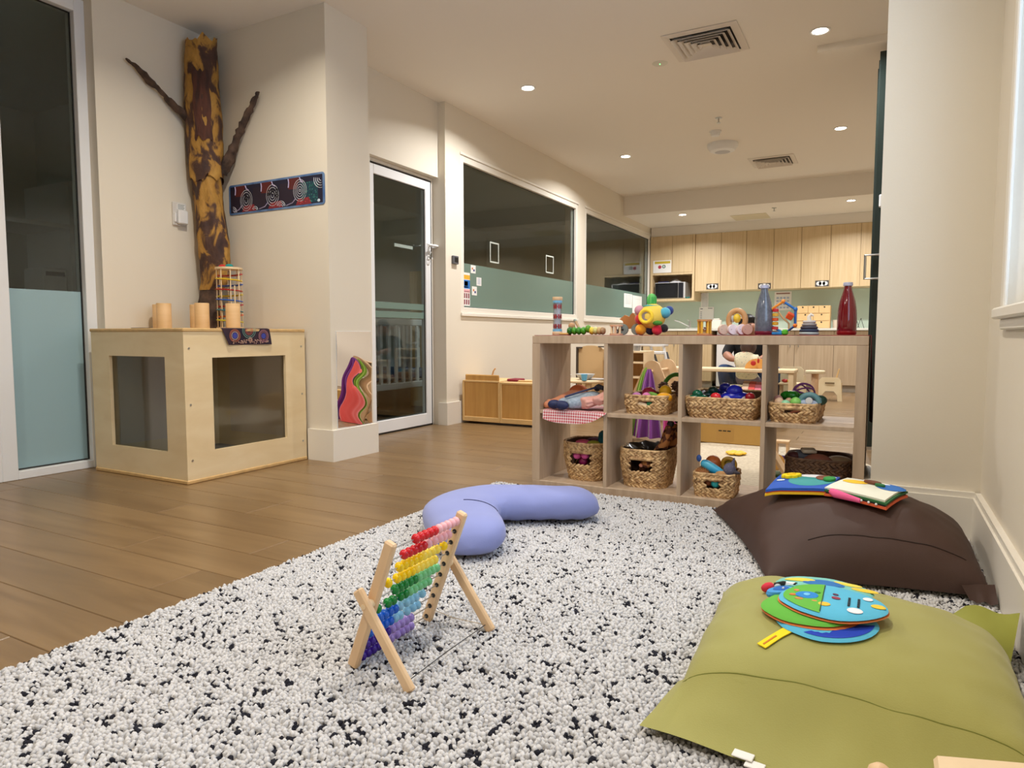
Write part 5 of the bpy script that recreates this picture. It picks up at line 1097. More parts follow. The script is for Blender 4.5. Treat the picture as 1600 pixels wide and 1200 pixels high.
# ---------------------------------------------------------------- toys on top of the shelf
Z = ZTOP; Y = 3.18
t = thing('rainmaker', 'clear rainmaker tube with wooden ends and red stars at the left of the shelf top', 'rattle', (-1.467, Y, Z))
x = -1.467
for z0 in (0, .176): MB().lathe([(.0245, z0), (.026, z0 + .002), (.026, z0 + .016), (.0245, z0 + .018)], 24, T(x, Y, Z)).build('wooden_end', BEECH, t, True)
for z0 in (.018, .164): MB().lathe([(.0245, z0), (.0245, z0 + .012)], 24, T(x, Y, Z)).build('blue_band', plain('band_blue', (120, 184, 220), .4), t, True)
MB().lathe([(.023, .03), (.023, .164)], 24, T(x, Y, Z), cap=False).build('tube', glass_mat('toy_tube', (226, 232, 236), 1.4), t, True)
MB().lathe([(.017, .03), (.017, .164)], 14, T(x, Y, Z)).build('core', plain('core_white', (214, 214, 220), .5), t, True)
for z0 in (.045, .095, .145):
    for k in range(8): MB().box(-.004, .004, -.021, -.0185, -.011, .011, 0, T(x, Y, Z + z0, k * PI / 4)).build('red_petal', plain('star_red', (206, 56, 56), .4), t)
    MB().lathe([(.019, -.0015), (.022, 0), (.019, .0015)], 16, T(x, Y, Z + z0)).build('red_ring', plain('star_red', (206, 56, 56), .4), t)
t = thing('bead_caterpillar', 'wooden caterpillar of green and yellow beads on the shelf top', 'toy', (-1.32, Y, Z))
for k, (dx, c) in enumerate(((-.07, (40, 110, 30)), (-.045, (70, 150, 30)), (-.02, (60, 140, 34)), (.005, (74, 156, 36)), (.03, (96, 160, 40)), (.05, (230, 206, 70)), (.07, (206, 206, 130)), (.09, (200, 170, 110)), (.108, (170, 136, 96)))):
    MB().ball((-1.327 + dx, Y, Z + .021 + (.010 if k in (4,) else 0)), .020, 12, sc=(.72, 1, 1)).build('bead', plain('cat%d' % k, c, .35), t, True)
t = thing('peg_doll', 'tan wooden peg figure leaning behind the caterpillar', 'toy', (-1.40, Y + .03, Z))
MB().ball((-1.400, Y + .03, Z + .046), .018, 12).build('head', plain('peg_tan', (196, 148, 104), .5), t, True); MB().cyl((-1.418, Y + .03, Z), (-1.402, Y + .03, Z + .04), .014, .009).build('body', plain('peg_tan', (196, 148, 104), .5), t, True); MB().cyl((-1.352, Y + .045, Z + .01), (-1.385, Y + .045, Z + .07), .007).build('stick', plain('peg_stick', (206, 170, 130), .5), t, True); MB().ball((-1.388, Y + .045, Z + .074), .009, 10).build('stick_tip', plain('tip_grey', (170, 186, 176), .5), t, True)
tag(MB().box(-.022, .022, -.012, .012, 0, .011, .004, T(-1.417, Y - .03, Z)).build('yellow_block', plain('block_yellow', (214, 170, 96), .5)), 'small yellow wooden block at the foot of the peg figure', 'toy block')
def cage(lab, x, w, h, cols, pl, n=5):
    t = thing('cage_rattle', lab, 'rattle', (x, Y, Z), group='wooden cage rattles')
    for z0 in (0, h - .008): MB().lathe([(w / 2, z0), (w / 2, z0 + .008)], 20, T(x, Y, Z)).build('plate', plain(*pl), t, True)
    for k in range(n):
        a = 2 * PI * k / n + .3; MB().cyl((x + w * .38 * math.cos(a), Y + w * .38 * math.sin(a), Z + .008), (x + w * .38 * math.cos(a), Y + w * .38 * math.sin(a), Z + h - .008), w * .085, n=10).build('bar', plain('bar%d%d%d' % cols[k % len(cols)], cols[k % len(cols)], .4), t, True)
    MB().ball((x, Y, Z + h * .35), w * .17, 10).build('bell', STEEL, t, True)
cage('pale wooden cage rattle with cream bars beside the fox on wheels', -1.147, .068, .05, [(236, 214, 170), (222, 190, 150)], ('cage_wood', (222, 176, 140), .5), 7)
cage('wooden cage rattle with yellow bars in the middle of the shelf top', -.722, .068, .071, [(232, 184, 60)], ('cage_wood2', (206, 150, 92), .5), 6)
# fox on wheels
t = thing('wheeled_fox', 'brown wooden animal on grey wheels beside the plush ball', 'pull toy', (-1.085, Y + .02, Z))
o = [(-.045, .030), (.045, .030), (.048, .06), (.035, .065), (.052, .098), (.040, .105), (.022, .085), (.012, .103), (.004, .108), (-.006, .100), (-.012, .088), (-.035, .098), (-.062, .078), (-.045, .068), (-.040, .05)]
MB().prism(o, .022, T(-1.082, Y + .03, Z) @ MX).build('body', mat('fox_wood', (186, 122, 66), .5, var=.12, scale=20), t)
for dx in (-.032, .035):
    w_ = MB().lathe([(.0, -.006), (.025, -.006), (.027, 0), (.025, .006), (.0, .006)], 22, T(-1.082 + dx, Y + .002, Z + .0272, 0, PI / 2)).build('wheel', plain('wheel_grey', (128, 140, 134), .5), t, True); MB().ball((-1.082 + dx, Y - .006, Z + .0272), .005, 8).build('hub', plain('hub_dark', (60, 64, 62), .5), w_, True)
MB().lathe([(.0, -.006), (.021, -.006), (.021, .006), (.0, .006)], 20, T(-1.035, Y + .035, Z + .072, 0, PI / 2)).build('tail_disc', plain('disc_grey', (140, 140, 142), .5), t, True)
# plush sensory ball
t = thing('plush_ball', 'colourful plush activity ball with cactus, mirror and fruit knobs on the shelf top', 'soft toy', (-.968, Y, Z))
C0 = Vector((-.968, Y, Z + .088))
MB().ball(C0, .062, 20).build('core', plain('plush_yellow', (238, 206, 90), .9), t, True)
m_ = MB().tube([(C0.x - .014 + .029 * math.cos(a), Y - .058, C0.z + .029 * math.sin(a)) for a in np.linspace(0, 2 * PI, 26)[:-1]], .0085, 8, True).build('mirror_ring', plain('ring_yellow', (250, 214, 60), .8), t, True); MB().lathe([(0, .0), (.028, .0), (.028, .004), (0, .004)], 24, T(C0.x - .014, Y - .054, C0.z, 0, PI / 2)).build('mirror_disc', mat('soft_mirror', (206, 196, 196), .12, metal=.8), m_, True)
cc = MB().lathe([(.018, 0), (.022, .02), (.021, .04), (.012, .054), (0, .058)], 24, T(C0.x - .005, Y, C0.z + .052)); cc.v = [(C0.x - .005 + (p[0] - C0.x + .005) * (1 + .12 * math.cos(8 * math.atan2(p[1] - Y, p[0] - C0.x + .005))), Y + (p[1] - Y) * (1 + .12 * math.cos(8 * math.atan2(p[1] - Y, p[0] - C0.x + .005))), p[2]) for p in cc.v]
cc.build('cactus', mat('cactus_green', (36, 150, 66), .8, rgb2=(120, 206, 110), scale=60, stretch=(1, 1, .1)), t, True); MB().lathe([(.036, -.004), (.040, .004), (.022, .008)], 20, T(C0.x - .005, Y, C0.z + .048)).build('cactus_collar', plain('collar_aqua', (90, 196, 200), .9), t, True)
for d_, r_, c, nm in (((.064, -.01, .016), .026, (80, 174, 200), 'blue_knob'), ((.074, .02, .028), .022, (40, 70, 140), 'navy_knob'), ((-.062, -.01, .030), .024, (206, 150, 170), 'pink_dotted_knob'), ((-.054, -.02, -.012), .026, (206, 40, 50), 'red_knob'), ((-.05, -.022, -.062), .027, (244, 170, 30), 'orange_knob'), ((.03, -.022, -.064), .025, (226, 36, 62), 'ladybird_knob'), ((.060, -.01, -.056), .020, (24, 22, 26), 'ladybird_head'), ((-.008, .0, -.062), .026, (30, 26, 60), 'dark_knob')):
    MB().ball(C0 + Vector(d_), r_, 14).build(nm, mat('plush_' + nm, c, .9, sheen=.3), t, True)
MB().ball(C0 + Vector((.040, -.05, -.032)), .022, 10, sc=(1.1, .4, .5)).build('leaf', plain('plush_leaf', (70, 140, 50), .9), t, True)
# arch roller
t = thing('arch_roller', 'wooden arch roller toy with white wheels beside the grey bottle', 'pull toy', (-.585, Y, Z))
MB().tube([(-.578 + .036 * math.cos(a), Y, Z + .066 + .044 * math.sin(a)) for a in np.linspace(-.6, PI + .6, 22)], .0125, 10).build('arch', mat('arch_wood', (206, 156, 104), .45, var=.1, scale=30), t, True)
MB().cyl((-.604, Y, Z + .075), (-.552, Y, Z + .075), .004).build('axle', BEECH, t); MB().ball((-.578, Y, Z + .075), .021, 14, sc=(.8, 1, 1)).build('yellow_ball', plain('roller_yellow', (236, 200, 60), .4), t, True); MB().ball((-.596, Y, Z + .073), .017, 12, sc=(.5, 1, 1)).build('grey_ball', plain('roller_grey', (186, 186, 176), .4), t, True)
for k, (dx, c) in enumerate(((-.05, (214, 190, 170)), (-.008, (236, 226, 232)), (.03, (236, 222, 230)), (.052, (206, 160, 140)))):
    w_ = MB().lathe([(0, -.012), (.022, -.012), (.024, -.006), (.024, .006), (.022, .012), (0, .012)], 22, T(-.585 + dx, Y - .012, Z + .0245, .5, PI / 2)).build('wheel', plain('rw%d' % k, c, .45), t, True); MB().ball((-.585 + dx - .006, Y - .023, Z + .0245), .006, 8).build('hub', plain('hub_tan', (150, 130, 130), .5), w_, True)
# bottles
def bottle(name, lab, x, liquid, base, cap):
    t = thing(name, lab, 'bottle', (x, Y, Z))
    pr = [(.0, .001), (.034, .001), (.0372, .008), (.038, .06), (.036, .10), (.030, .14), (.021, .172), (.0155, .190), (.0145, .204)]
    MB().lathe(pr, 28, T(x, Y, Z)).build('body', liquid, t, True)
    MB().lathe([(.0155, .204), (.0185, .205), (.0185, .217), (.017, .219), (0, .219)], 22, T(x, Y, Z)).build('cap', cap, t, True)
    MB().lathe([(.0345, .0002), (.0378, .006), (.0383, .016), (.038, .017)], 28, T(x, Y, Z), cap=False).build('sediment', base, t, True)
CAPM = plain('cap_lilac', (176, 180, 206), .4)
bottle('sensory_bottle', 'sensory bottle of grey glittery liquid on the shelf top', -.4635, mat('grey_liquid', (104, 112, 128), .12, rgb2=(90, 98, 112), scale=90, coat=.6), plain('red_glitter', (120, 30, 50), .3), CAPM)
bottle('sensory_bottle', 'sensory bottle of dark red liquid at the right end of the shelf top', -.1335, mat('red_liquid', (112, 10, 24), .10, coat=.8), plain('red_base', (140, 16, 24), .3), CAPM)
# hexagon activity toy
t = thing('activity_hexagon', 'plastic activity toy of coloured rods and connectors behind the grey bottle', 'activity toy', (-.385, Y, Z))
hx = [(-.385 + .058 * math.cos(a), Z + .076 + .070 * math.sin(a)) for a in (PI / 2, PI / 6, -PI / 6, -PI / 2 + .15, PI + PI / 6, PI - PI / 6)]
cols = [(34, 110, 190), (30, 100, 186), (26, 70, 130), (60, 150, 210), (40, 120, 196), (236, 150, 40)]
for k in range(6): MB().tube([(hx[k][0], Y, hx[k][1]), (hx[(k + 1) % 6][0], Y, hx[(k + 1) % 6][1])], .0052, 8).build('rod', plain('rod%d' % k, cols[k], .35), t, True)
for k, c in enumerate(((244, 150, 50), (50, 120, 200), (246, 130, 30), (190, 30, 110), (80, 180, 50), (226, 200, 50))): MB().ball((hx[k][0], Y, hx[k][1]), .0095, 10).build('connector', plain('conn%d' % k, c, .35), t, True)
b_ = MB().box(-.014, .014, -.012, .012, -.014, .014, .003, T(-.355, Y - .012, Z + .082, .3, .4, .5)).build('orange_cube', plain('orange_cube', (226, 84, 26), .4), t)
for dz, c in ((.03, (206, 60, 60)), (.05, (226, 170, 40)), (.068, (220, 90, 40)), (.088, (226, 180, 60)), (.108, (200, 40, 50))): MB().lathe([(.0, -.008), (.013, -.006), (.013, .006), (0, .008)], 14, T(-.415, Y - .006, Z + dz)).build('spinner', plain('spn%d' % int(dz * 1000), c, .4), t, True)
MB().tube([(-.415, Y, Z + .118), (-.385, Y - .01, Z + .075), (-.36, Y, Z + .05), (-.358, Y, Z + .012)], .004, 8).build('inner_rod', plain('inner_rod', (206, 170, 120), .4), t, True)
MB().box(-.43, -.385, Y - .012, Y + .012, Z, Z + .014, .004).build('blue_foot', plain('blue_foot', (50, 140, 206), .4), t); MB().box(-.388, -.362, Y - .014, Y + .014, Z, Z + .024, .006).build('green_foot', plain('green_foot', (90, 190, 50), .4), t)
# stacking rings
t = thing('ring_stacker', 'small stacking toy of grey, navy and white rings on the shelf top', 'stacking toy', (-.278, Y, Z))
for k, (r_, c) in enumerate(((.041, (176, 190, 190)), (.040, (44, 58, 86)), (.036, (66, 66, 80)), (.031, (150, 146, 146)), (.027, (206, 202, 200)))): MB().lathe([(0, 0), (r_ - .004, 0), (r_, .006), (r_ - .004, .0122), (0, .0122)], 24, T(-.278, Y, Z + k * .0125)).build('ring', plain('stk%d' % k, c, .7), t, True)
MB().tube([(-.278, Y, Z + .06), (-.280, Y, Z + .078), (-.272, Y, Z + .088), (-.262, Y, Z + .082)], [.010, .0085, .007, .005], 10).build('swan_top', plain('swan_white', (236, 230, 216), .6), t, True)
# ================================================================ SPECKLED RUG (countless tufts: stuff)
RZ = .021
x0, x1, y0, y1, st = -1.715, .306, .12, 2.985, .0086
nx, ny = int((x1 - x0) / st), int((y1 - y0) / st)
ii, jj = np.meshgrid(np.arange(nx), np.arange(ny)); n = ii.size
cx = x0 + (ii.ravel() + .5) * st + rng.uniform(-.0028, .0028, n); cy = y0 + (jj.ravel() + .5) * st + rng.uniform(-.0028, .0028, n)
dark = rng.random((ny, nx)) < .070
ext = dark.copy()
for dx, dy, pz in ((1, 0, .40), (0, 1, .22), (1, 1, .2), (-1, 1, .12)):
    sh = np.roll(np.roll(dark & (rng.random((ny, nx)) < pz), dx, 1), dy, 0); ext |= sh
dk = ext.ravel()
H_ = rng.uniform(.011, .017, n) * (1 - .15 * dk); R_ = rng.uniform(.0052, .0068, n); ph = rng.uniform(0, PI / 2, n); lx = rng.uniform(-.005, .005, n); ly = rng.uniform(-.005, .005, n)
V = np.zeros((n, 9, 3))
for k in range(4):
    a = ph + k * PI / 2
    V[:, k, 0] = cx + R_ * .8 * np.cos(a); V[:, k, 1] = cy + R_ * .8 * np.sin(a); V[:, k, 2] = .006
    V[:, 4 + k, 0] = cx + lx * .6 + R_ * np.cos(a + .35); V[:, 4 + k, 1] = cy + ly * .6 + R_ * np.sin(a + .35); V[:, 4 + k, 2] = .006 + H_ * .66
V[:, 8, 0] = cx + lx; V[:, 8, 1] = cy + ly; V[:, 8, 2] = .006 + H_
base = np.array([[0, 1, 5], [0, 5, 4], [1, 2, 6], [1, 6, 5], [2, 3, 7], [2, 7, 6], [3, 0, 4], [3, 4, 7], [4, 5, 8], [5, 6, 8], [6, 7, 8], [7, 4, 8]])
F_ = (base[None] + (np.arange(n) * 9)[:, None, None]).reshape(-1)
me = bpy.data.meshes.new('speckled_rug'); nf = n * 12
me.vertices.add(n * 9); me.vertices.foreach_set('co', V.reshape(-1)); me.loops.add(nf * 3); me.loops.foreach_set('vertex_index', F_.astype(np.int32))
me.polygons.add(nf); me.polygons.foreach_set('loop_start', np.arange(nf, dtype=np.int32) * 3); me.polygons.foreach_set('use_smooth', np.ones(nf, bool))
ca = me.attributes.new('yarn', 'FLOAT_COLOR', 'POINT'); tone = rng.uniform(.80, 1.0, n)
wc = np.array(lin((212, 211, 212))); dc = np.array(lin((44, 44, 52)))
colr = np.where(dk[:, None], dc[None] * tone[:, None], wc[None] * tone[:, None]); colr = np.c_[colr, np.ones(n)]
ca.data.foreach_set('color', np.repeat(colr, 9, axis=0).astype(np.float32).reshape(-1)); me.update(); me.validate()
YM = bpy.data.materials.new('rug_yarn'); YM.use_nodes = True; nt = YM.node_tree; at = nt.nodes.new('ShaderNodeAttribute'); at.attribute_name = 'yarn'
nt.links.new(at.outputs['Color'], nt.nodes['Principled BSDF'].inputs['Base Color']); nt.nodes['Principled BSDF'].inputs['Roughness'].default_value = .95; nt.nodes['Principled BSDF'].inputs['Specular IOR Level'].default_value = .1
me.materials.append(YM)
rug = thing('speckled_rug', 'thick cream rug speckled with black flecks covering the front floor', 'rug', (-.7, 1.55, 0))
o = bpy.data.objects.new('pile', me); COL.objects.link(o); o.parent = rug; o.location = (.7, -1.55, 0); o['kind'] = 'stuff'
MB().box(x0, x1, y0 - .6, y1, .0005, .009, .003).build('backing', mat('rug_backing', (200, 194, 186), .95), rug)

# ================================================================ CUSHIONS
def pillow_fn(c, H, z0, e=.45, p=2.5, wr=.006, seed=0., sag=0.0):
    A, B, C, D = [Vector(q) for q in c]      # front-left, front-right, back-right, back-left
    def f(s, t, top=True):
        q = (A * (1 - s) * (1 - t) + B * s * (1 - t) + C * s * t + D * (1 - s) * t); S, T_ = 2 * s - 1, 2 * t - 1
        pin = 1 - .055 * (1 - T_ * T_) * abs(S) ** 6 ; cen = (A + B + C + D) / 4
        q = cen + (q - cen) * (1 - .05 * ((1 - T_ * T_) * S ** 8 + (1 - S * S) * T_ ** 8))
        m = max(0., (1 - abs(S) ** p) * (1 - abs(T_) ** p)) ** e
        n_ = noise.noise(Vector((q.x * 7 + seed, q.y * 7, seed))) + .5 * noise.noise(Vector((q.x * 17 + seed, q.y * 17, seed)))
        edge = math.sqrt(max(0, 1 - m))
        if not top: return (q.x, q.y, z0 + .012 * (1 - m))
        return (q.x, q.y, z0 + .014 + H * m + wr * n_ * (.35 + edge) * min(1, m * 5))
    return f
def cushion(t, name, c, H, z0, m, N=54, **k):
    f = pillow_fn(c, H, z0, **k); b = MB(); b.grid(N, N, lambda u, v: f(u, v)); b.grid(N, N, lambda u, v: f(u, v, False))
    n_ = N * N; ring = [i for i in range(N)] + [j * N + N - 1 for j in range(1, N)] + [(N - 1) * N + i for i in range(N - 2, -1, -1)] + [j * N for j in range(N - 2, 0, -1)]
    for a, bb in zip(ring, ring[1:] + ring[:1]): b.f.append((a, bb, bb + n_, a + n_)); b.mi.append(0)
    return b.build(name, m, t, True, ang=70), f
GREEN = mat('green_canvas', (156, 152, 80), .75, var=.06, scale=5, bump=.06, bscale=350, sheen=.15)
t = thing('floor_cushion', 'large olive green floor cushion with a zipped flap in the foreground', 'floor cushion', (-.03, 1.62, RZ))
gc = [(-.345, 1.285, 0), (.275, 1.255, 0), (.285, 1.90, 0), (-.375, 1.955, 0)]
go, gf = cushion(t, 'cover', gc, .140, RZ, GREEN, e=.46, p=2.8, wr=.010, seed=3.1)
def flap(P0, P1, Q0, Q1, z0, z1, n=24, wav=.006):
    P0, P1, Q0, Q1 = map(Vector, (P0, P1, Q0, Q1))
    def f(u, v):
        p = (P0 * (1 - u) + P1 * u) * (1 - v) + (Q0 * (1 - u) + Q1 * u) * v
        return (p.x, p.y, z0 + (z1 - z0) * v + wav * math.sin(u * 13 + 1) * v + .004 * noise.noise(Vector((p.x * 20, p.y * 20, 0))))
    return f
def fflap(u, v):
    s_ = max(.0, (u - .06) / .94); q = Vector(gf(.03 + .95 * s_, .075)) + Vector((0, 0, .0015))
    if u < .06: q = Vector((-.352, 1.375, RZ + .022)).lerp(q, u / .06)
    e_ = Vector((-.377 + .65 * u, 1.193 - .050 * u, RZ + .014 + .003 * math.sin(u * 14)))
    p = q.lerp(e_, v); return (p.x, p.y, p.z - .012 * math.sin(PI * v) * (1 if u > .06 else 0) + .005 * noise.noise(Vector((p.x * 14, p.y * 14, 2))) * math.sin(PI * v))
MB().grid(60, 12, fflap).build('front_flap', GREEN, t, True, ang=80)
def rflap(u, v):
    q = Vector(gf(.80 + .19 * u, .985 - .20 * u)); e_ = Vector((.205 + .10 * u, 1.985 - .06 * u, RZ + .075 + .02 * u)); return tuple(q.lerp(e_, v) + Vector((0, 0, .006 * math.sin(u * 7) * v)))
MB().grid(12, 8, rflap).build('rear_flap', mat('green_canvas_in', (140, 142, 56), .8), t, True)
MB().tube([(-.355 + .62 * k / 14, 1.203 - .045 * k / 14 + .003 * math.sin(k), RZ + .011) for k in range(15)], .0035, 6).build('zip', plain('zip_dark', (50, 52, 40), .5), t, True)
MB().box(-.035, .0, -.012, .010, 0, .003, .001, T(-.17, 1.182, RZ + .018, -.1)).build('care_label', PAPER, t); MB().box(-.016, .016, -.022, .0, 0, .003, .001, T(-.165, 1.180, RZ + .014, -.1)).build('care_label', PAPER, t)
seam = [gf(u, .07) for u in np.linspace(.02, .98, 40)]; MB().tube([(p[0], p[1], p[2] + .0008) for p in seam], .0014, 5).build('seam', mat('green_seam', (116, 120, 46), .8), t, True)
BROWN = mat('brown_canvas', (66, 43, 34), .7, var=.08, scale=6, bump=.05, bscale=350)
t = thing('floor_cushion', 'large dark brown floor cushion against the column', 'floor cushion', (-.05, 2.55, RZ))
bo, bf = cushion(t, 'cover', [(-.285, 2.135, 0), (.300, 2.275, 0), (.295, 2.91, 0), (-.605, 2.885, 0)], .212, RZ, BROWN, e=.54, p=2.3, wr=.012, seed=8.3)
MB().tube([(p[0], p[1], p[2] + .001) for p in [bf(u, .10) for u in np.linspace(.22, .9, 30)]], .0016, 5).build('seam', plain('brown_seam', (44, 30, 26), .8), t, True)
MB().grid(10, 6, flap((.22, 2.25, 0), (.302, 2.29, 0), (.24, 2.235, 0), (.305, 2.235, 0), RZ + .045, RZ + .006, wav=.004)).build('corner_flap', BROWN, t, True)
# blue boomerang pillow
t = thing('nursing_pillow', 'curved periwinkle blue pillow lying on the speckled rug', 'pillow', (-1.27, 2.25, RZ))
pth = [(-1.165, 1.855), (-1.215, 1.93), (-1.30, 2.03), (-1.395, 2.15), (-1.415, 2.27), (-1.355, 2.37), (-1.25, 2.43), (-1.15, 2.475), (-1.065, 2.515), (-.985, 2.55)]
rad = [.125, .128, .138, .146, .146, .134, .118, .108, .100, .092]
sN = 60; kk = np.linspace(0, len(pth) - 1, sN)
def cr(arr, k):   # catmull-rom
    i = int(min(max(math.floor(k), 0), len(arr) - 2)); u = k - i; p = [np.array(arr[min(max(i + d, 0), len(arr) - 1)], float) for d in (-1, 0, 1, 2)]
    return .5 * ((2 * p[1]) + (-p[0] + p[2]) * u + (2 * p[0] - 5 * p[1] + 4 * p[2] - p[3]) * u * u + (-p[0] + 3 * p[1] - 3 * p[2] + p[3]) * u ** 3)
CP = [cr(pth, k) for k in kk]; RR = [float(np.interp(k, range(len(rad)), rad)) for k in kk]
SL = np.r_[0, np.cumsum([np.linalg.norm(CP[i + 1] - CP[i]) for i in range(sN - 1)])]
def endk(i):
    d = min(SL[i], SL[-1] - SL[i]); e_ = .12 if SL[i] < SL[-1] / 2 else .13
    return math.sqrt(max(.0004, 1 - (1 - min(d / e_, 1)) ** 2))
def pil(u, v):
    i = int(round(v * (sN - 1))); p = CP[i]; q0 = CP[max(i - 1, 0)]; q1 = CP[min(i + 1, sN - 1)]; d = (q1 - q0) / max(1e-6, np.linalg.norm(q1 - q0)); nrm = np.array((d[1], -d[0])); a = 2 * PI * u; r = RR[i] * endk(i)
    hgt = .066 * endk(i) ** .85; hc = .066 * (.72 + .28 * endk(i))
    w_ = math.cos(a); hz = math.sin(a); off = abs(hz) ** .8 * (1 if hz > 0 else -1)
    pk = .004 * math.sin(i * 1.15) * max(0, -hz + .2) * (abs(w_)) + .004 * noise.noise(Vector((p[0] * 9, p[1] * 9, a)))
    z = RZ + hc + hgt * off * (.98 if hz < 0 else 1.0) + pk
    return (p[0] + nrm[0] * r * (w_ + pk * 4), p[1] + nrm[1] * r * (w_ + pk * 4), max(RZ - .004, z))
PERI = mat('periwinkle_cotton', (138, 148, 206), .85, var=.07, scale=6, bump=.06, bscale=300, sheen=.2)
b = MB().grid(40, sN, pil, wrapu=True); b.f.append(tuple(range(40))); b.mi.append(0); b.f.append(tuple(range((sN - 1) * 40, sN * 40))); b.mi.append(0); b.build('cover', PERI, t, True, ang=180)
ii_ = 17; MB().tube([tuple(Vector(pil(u, ii_ / (sN - 1))) + Vector((0, 0, .001))) for u in np.linspace(.03, .24, 14)], .0018, 5).build('seam_opening', plain('seam_navy', (48, 50, 96), .8), t, True)

# ================================================================ ABACUS
t = thing('abacus', 'wooden A-frame abacus with rainbow beads standing on the speckled rug', 'abacus', (-.97, 1.28, RZ))
ya, yb_ = 1.137, 1.421; Bx, Bz, Tx, Tz = -1.030, RZ - .002, -.916, .322
def bar(p0, p1, w, d, nm):
    p0 = Vector(p0); p1 = Vector(p1); D_ = p1 - p0; L = D_.length; ang = math.atan2(D_.x, D_.z)
    return MB().box(-w / 2, w / 2, -d / 2, d / 2, 0, L, .004, Matrix.Translation(p0) @ Matrix.Rotation(ang, 4, 'Y')).build(nm, BEECH, t)
for yy in (ya, yb_): bar((Bx, yy, Bz), (Tx, yy, Tz), .027, .018, 'post')
for yy in (ya - .026, yb_ + .026):
    bar((-.848, yy, RZ - .004), (-.990, yy, .212), .026, .016, 'leg')
    MB().cyl((-.968, yy - .0095, .180), (-.968, yy + .0095, .180), .006, n=14).build('hinge_knob', PALE, t, True)
for yy, s in ((ya - .013, 1), (yb_ + .013, 1)): MB().cyl((-.967, yy - .010, .180), (-.967, yy + .010, .180), .010, n=12).build('spacer', PALE, t, True)
MB().tube([(-.862, ya - .02, RZ + .012), (-.87, 1.28, RZ + .008), (-.862, yb_ + .02, RZ + .012)], .0012, 5).build('cord', plain('cord_dark', (60, 60, 60), .6), t); MB().tube([(-.862, yb_ + .02, RZ + .012), (-.95, yb_, RZ + .02), (-1.01, yb_, RZ + .03)], .001, 5).build('cord', plain('cord_tan', (190, 170, 140), .6), t)
BC = {'R': (206, 28, 40), 'P': (240, 180, 188), 'Y': (250, 212, 14), 'y': (250, 224, 84), 'G': (14, 130, 56), 'g': (120, 200, 140), 'B': (20, 96, 206), 'b': (140, 196, 226), 'V': (58, 26, 140), 'v': (160, 136, 206)}
bead_mesh = {}
rowsB = ['4.2 RRRRRPPPPP', '2.6 RRRRRP .4 P .2 PPP', '2.4 YYYYYyyyy .6 Y', '.9 Y .8 YYYYyyyyy', '3 GGGGGggggg', '.3 G 1 GG .5 GG gg .1 ggg', '.4 BBBBB b .4 bbb .5 b', '.2 BBBBB bb .5 b .3 bb', '.3 VVVVV vvvvv', '.2 VVVVV .6 v .3 vvvv']
for r, rowd in enumerate(rowsB):
    k = .935 - r * .0985; px = Bx + (Tx - Bx) * k; pz = Bz + (Tz - Bz) * k
    MB().cyl((px, ya, pz), (px, yb_, pz), .0016, n=6).build('rod', STEEL, t)
    for yy in (ya + .0095, yb_ - .0095): MB().lathe([(.0, -.001), (.006, -.001), (.006, .001), (0, .001)], 10, T(px, yy, pz, 0, PI / 2)).build('rod_hole', BLACK, t)
    yy = ya + .011
    for tok in rowd.split():
        try: yy += float(tok) * .0184; continue
        except ValueError: pass
        for chh in tok:
            if chh not in bead_mesh:
                o = MB().ball((0, 0, 0), .0118, 14, sc=(1, .79, 1)).build('bead', plain('bead_' + {'R': 'red', 'P': 'pink', 'Y': 'yellow', 'y': 'pale_yellow', 'G': 'green', 'g': 'mint', 'B': 'blue', 'b': 'sky', 'V': 'violet', 'v': 'lilac'}[chh], BC[chh], .25), t, True, world=False); bead_mesh[chh] = o.data
            else: o = bpy.data.objects.new('bead', bead_mesh[chh]); COL.objects.link(o); o.parent = t
            o.location = (px + .97, min(yy + .0092, yb_ - .018) - 1.28, pz - RZ); yy += .0184

# ================================================================ CLOTH BOOKS (draped on the cushions)
class Surf:
    def __init__(s, f, N=110): s.P = np.array([f(i / (N - 1), j / (N - 1)) for j in range(N) for i in range(N)])
    def z(s, x, y):
        d = (s.P[:, 0] - x) ** 2 + (s.P[:, 1] - y) ** 2; k = np.argpartition(d, 5)[:5]; w = 1 / (d[k] + 1e-6); return float((s.P[k, 2] * w).sum() / w.sum())
def drape(b, S, c=None, k=1.0):
    zc = S.z(*c) if c else 0.
    b.v = [(p[0], p[1], zc + k * (S.z(p[0], p[1]) - zc) + p[2]) for p in b.v]; return b
def soft_disc(cx, cy, cz, rx_, ry_, th, rz=0, n=36):
    pr = [(1e-6, 0), (.45, 0), (.92, 0), (1, .5), (.92, 1), (.6, 1.04), (.3, 1.06), (1e-6, 1.06)]
    return MB().lathe(pr, n, T(cx, cy, cz, rz) @ Matrix.Diagonal((rx_, ry_, th, 1)), cap=False)
def slab(w, d, th, M_, n=9):
    b = MB(); 
    for z in (0, th): b.grid(n, n, lambda u, v: ((u - .5) * w, (v - .5) * d, z), M_)
    o = n * n; ring = [i for i in range(n)] + [j * n + n - 1 for j in range(1, n)] + [(n - 1) * n + i for i in range(n - 2, -1, -1)] + [j * n for j in range(n - 2, 0, -1)]
    for a, c in zip(ring, ring[1:] + ring[:1]): b.f.append((a, c, c + o, a + o)); b.mi.append(0)
    return b
GS = Surf(gf); BS = Surf(bf)
t = thing('round_cloth_book', 'round cloth baby book with blue and green pages on the green cushion', 'cloth book', (-.09, 1.56, RZ + .14))
def put(nm, b, c, rough=.85): return drape(b, GS).build(nm, plain('cl%d_%d_%d' % c, c, rough), t, True)
SKY, GRN, ORG = (84, 180, 214), (96, 178, 60), (222, 120, 60)
put('page', soft_disc(-.085, 1.515, .001, .100, .088, .009), SKY)
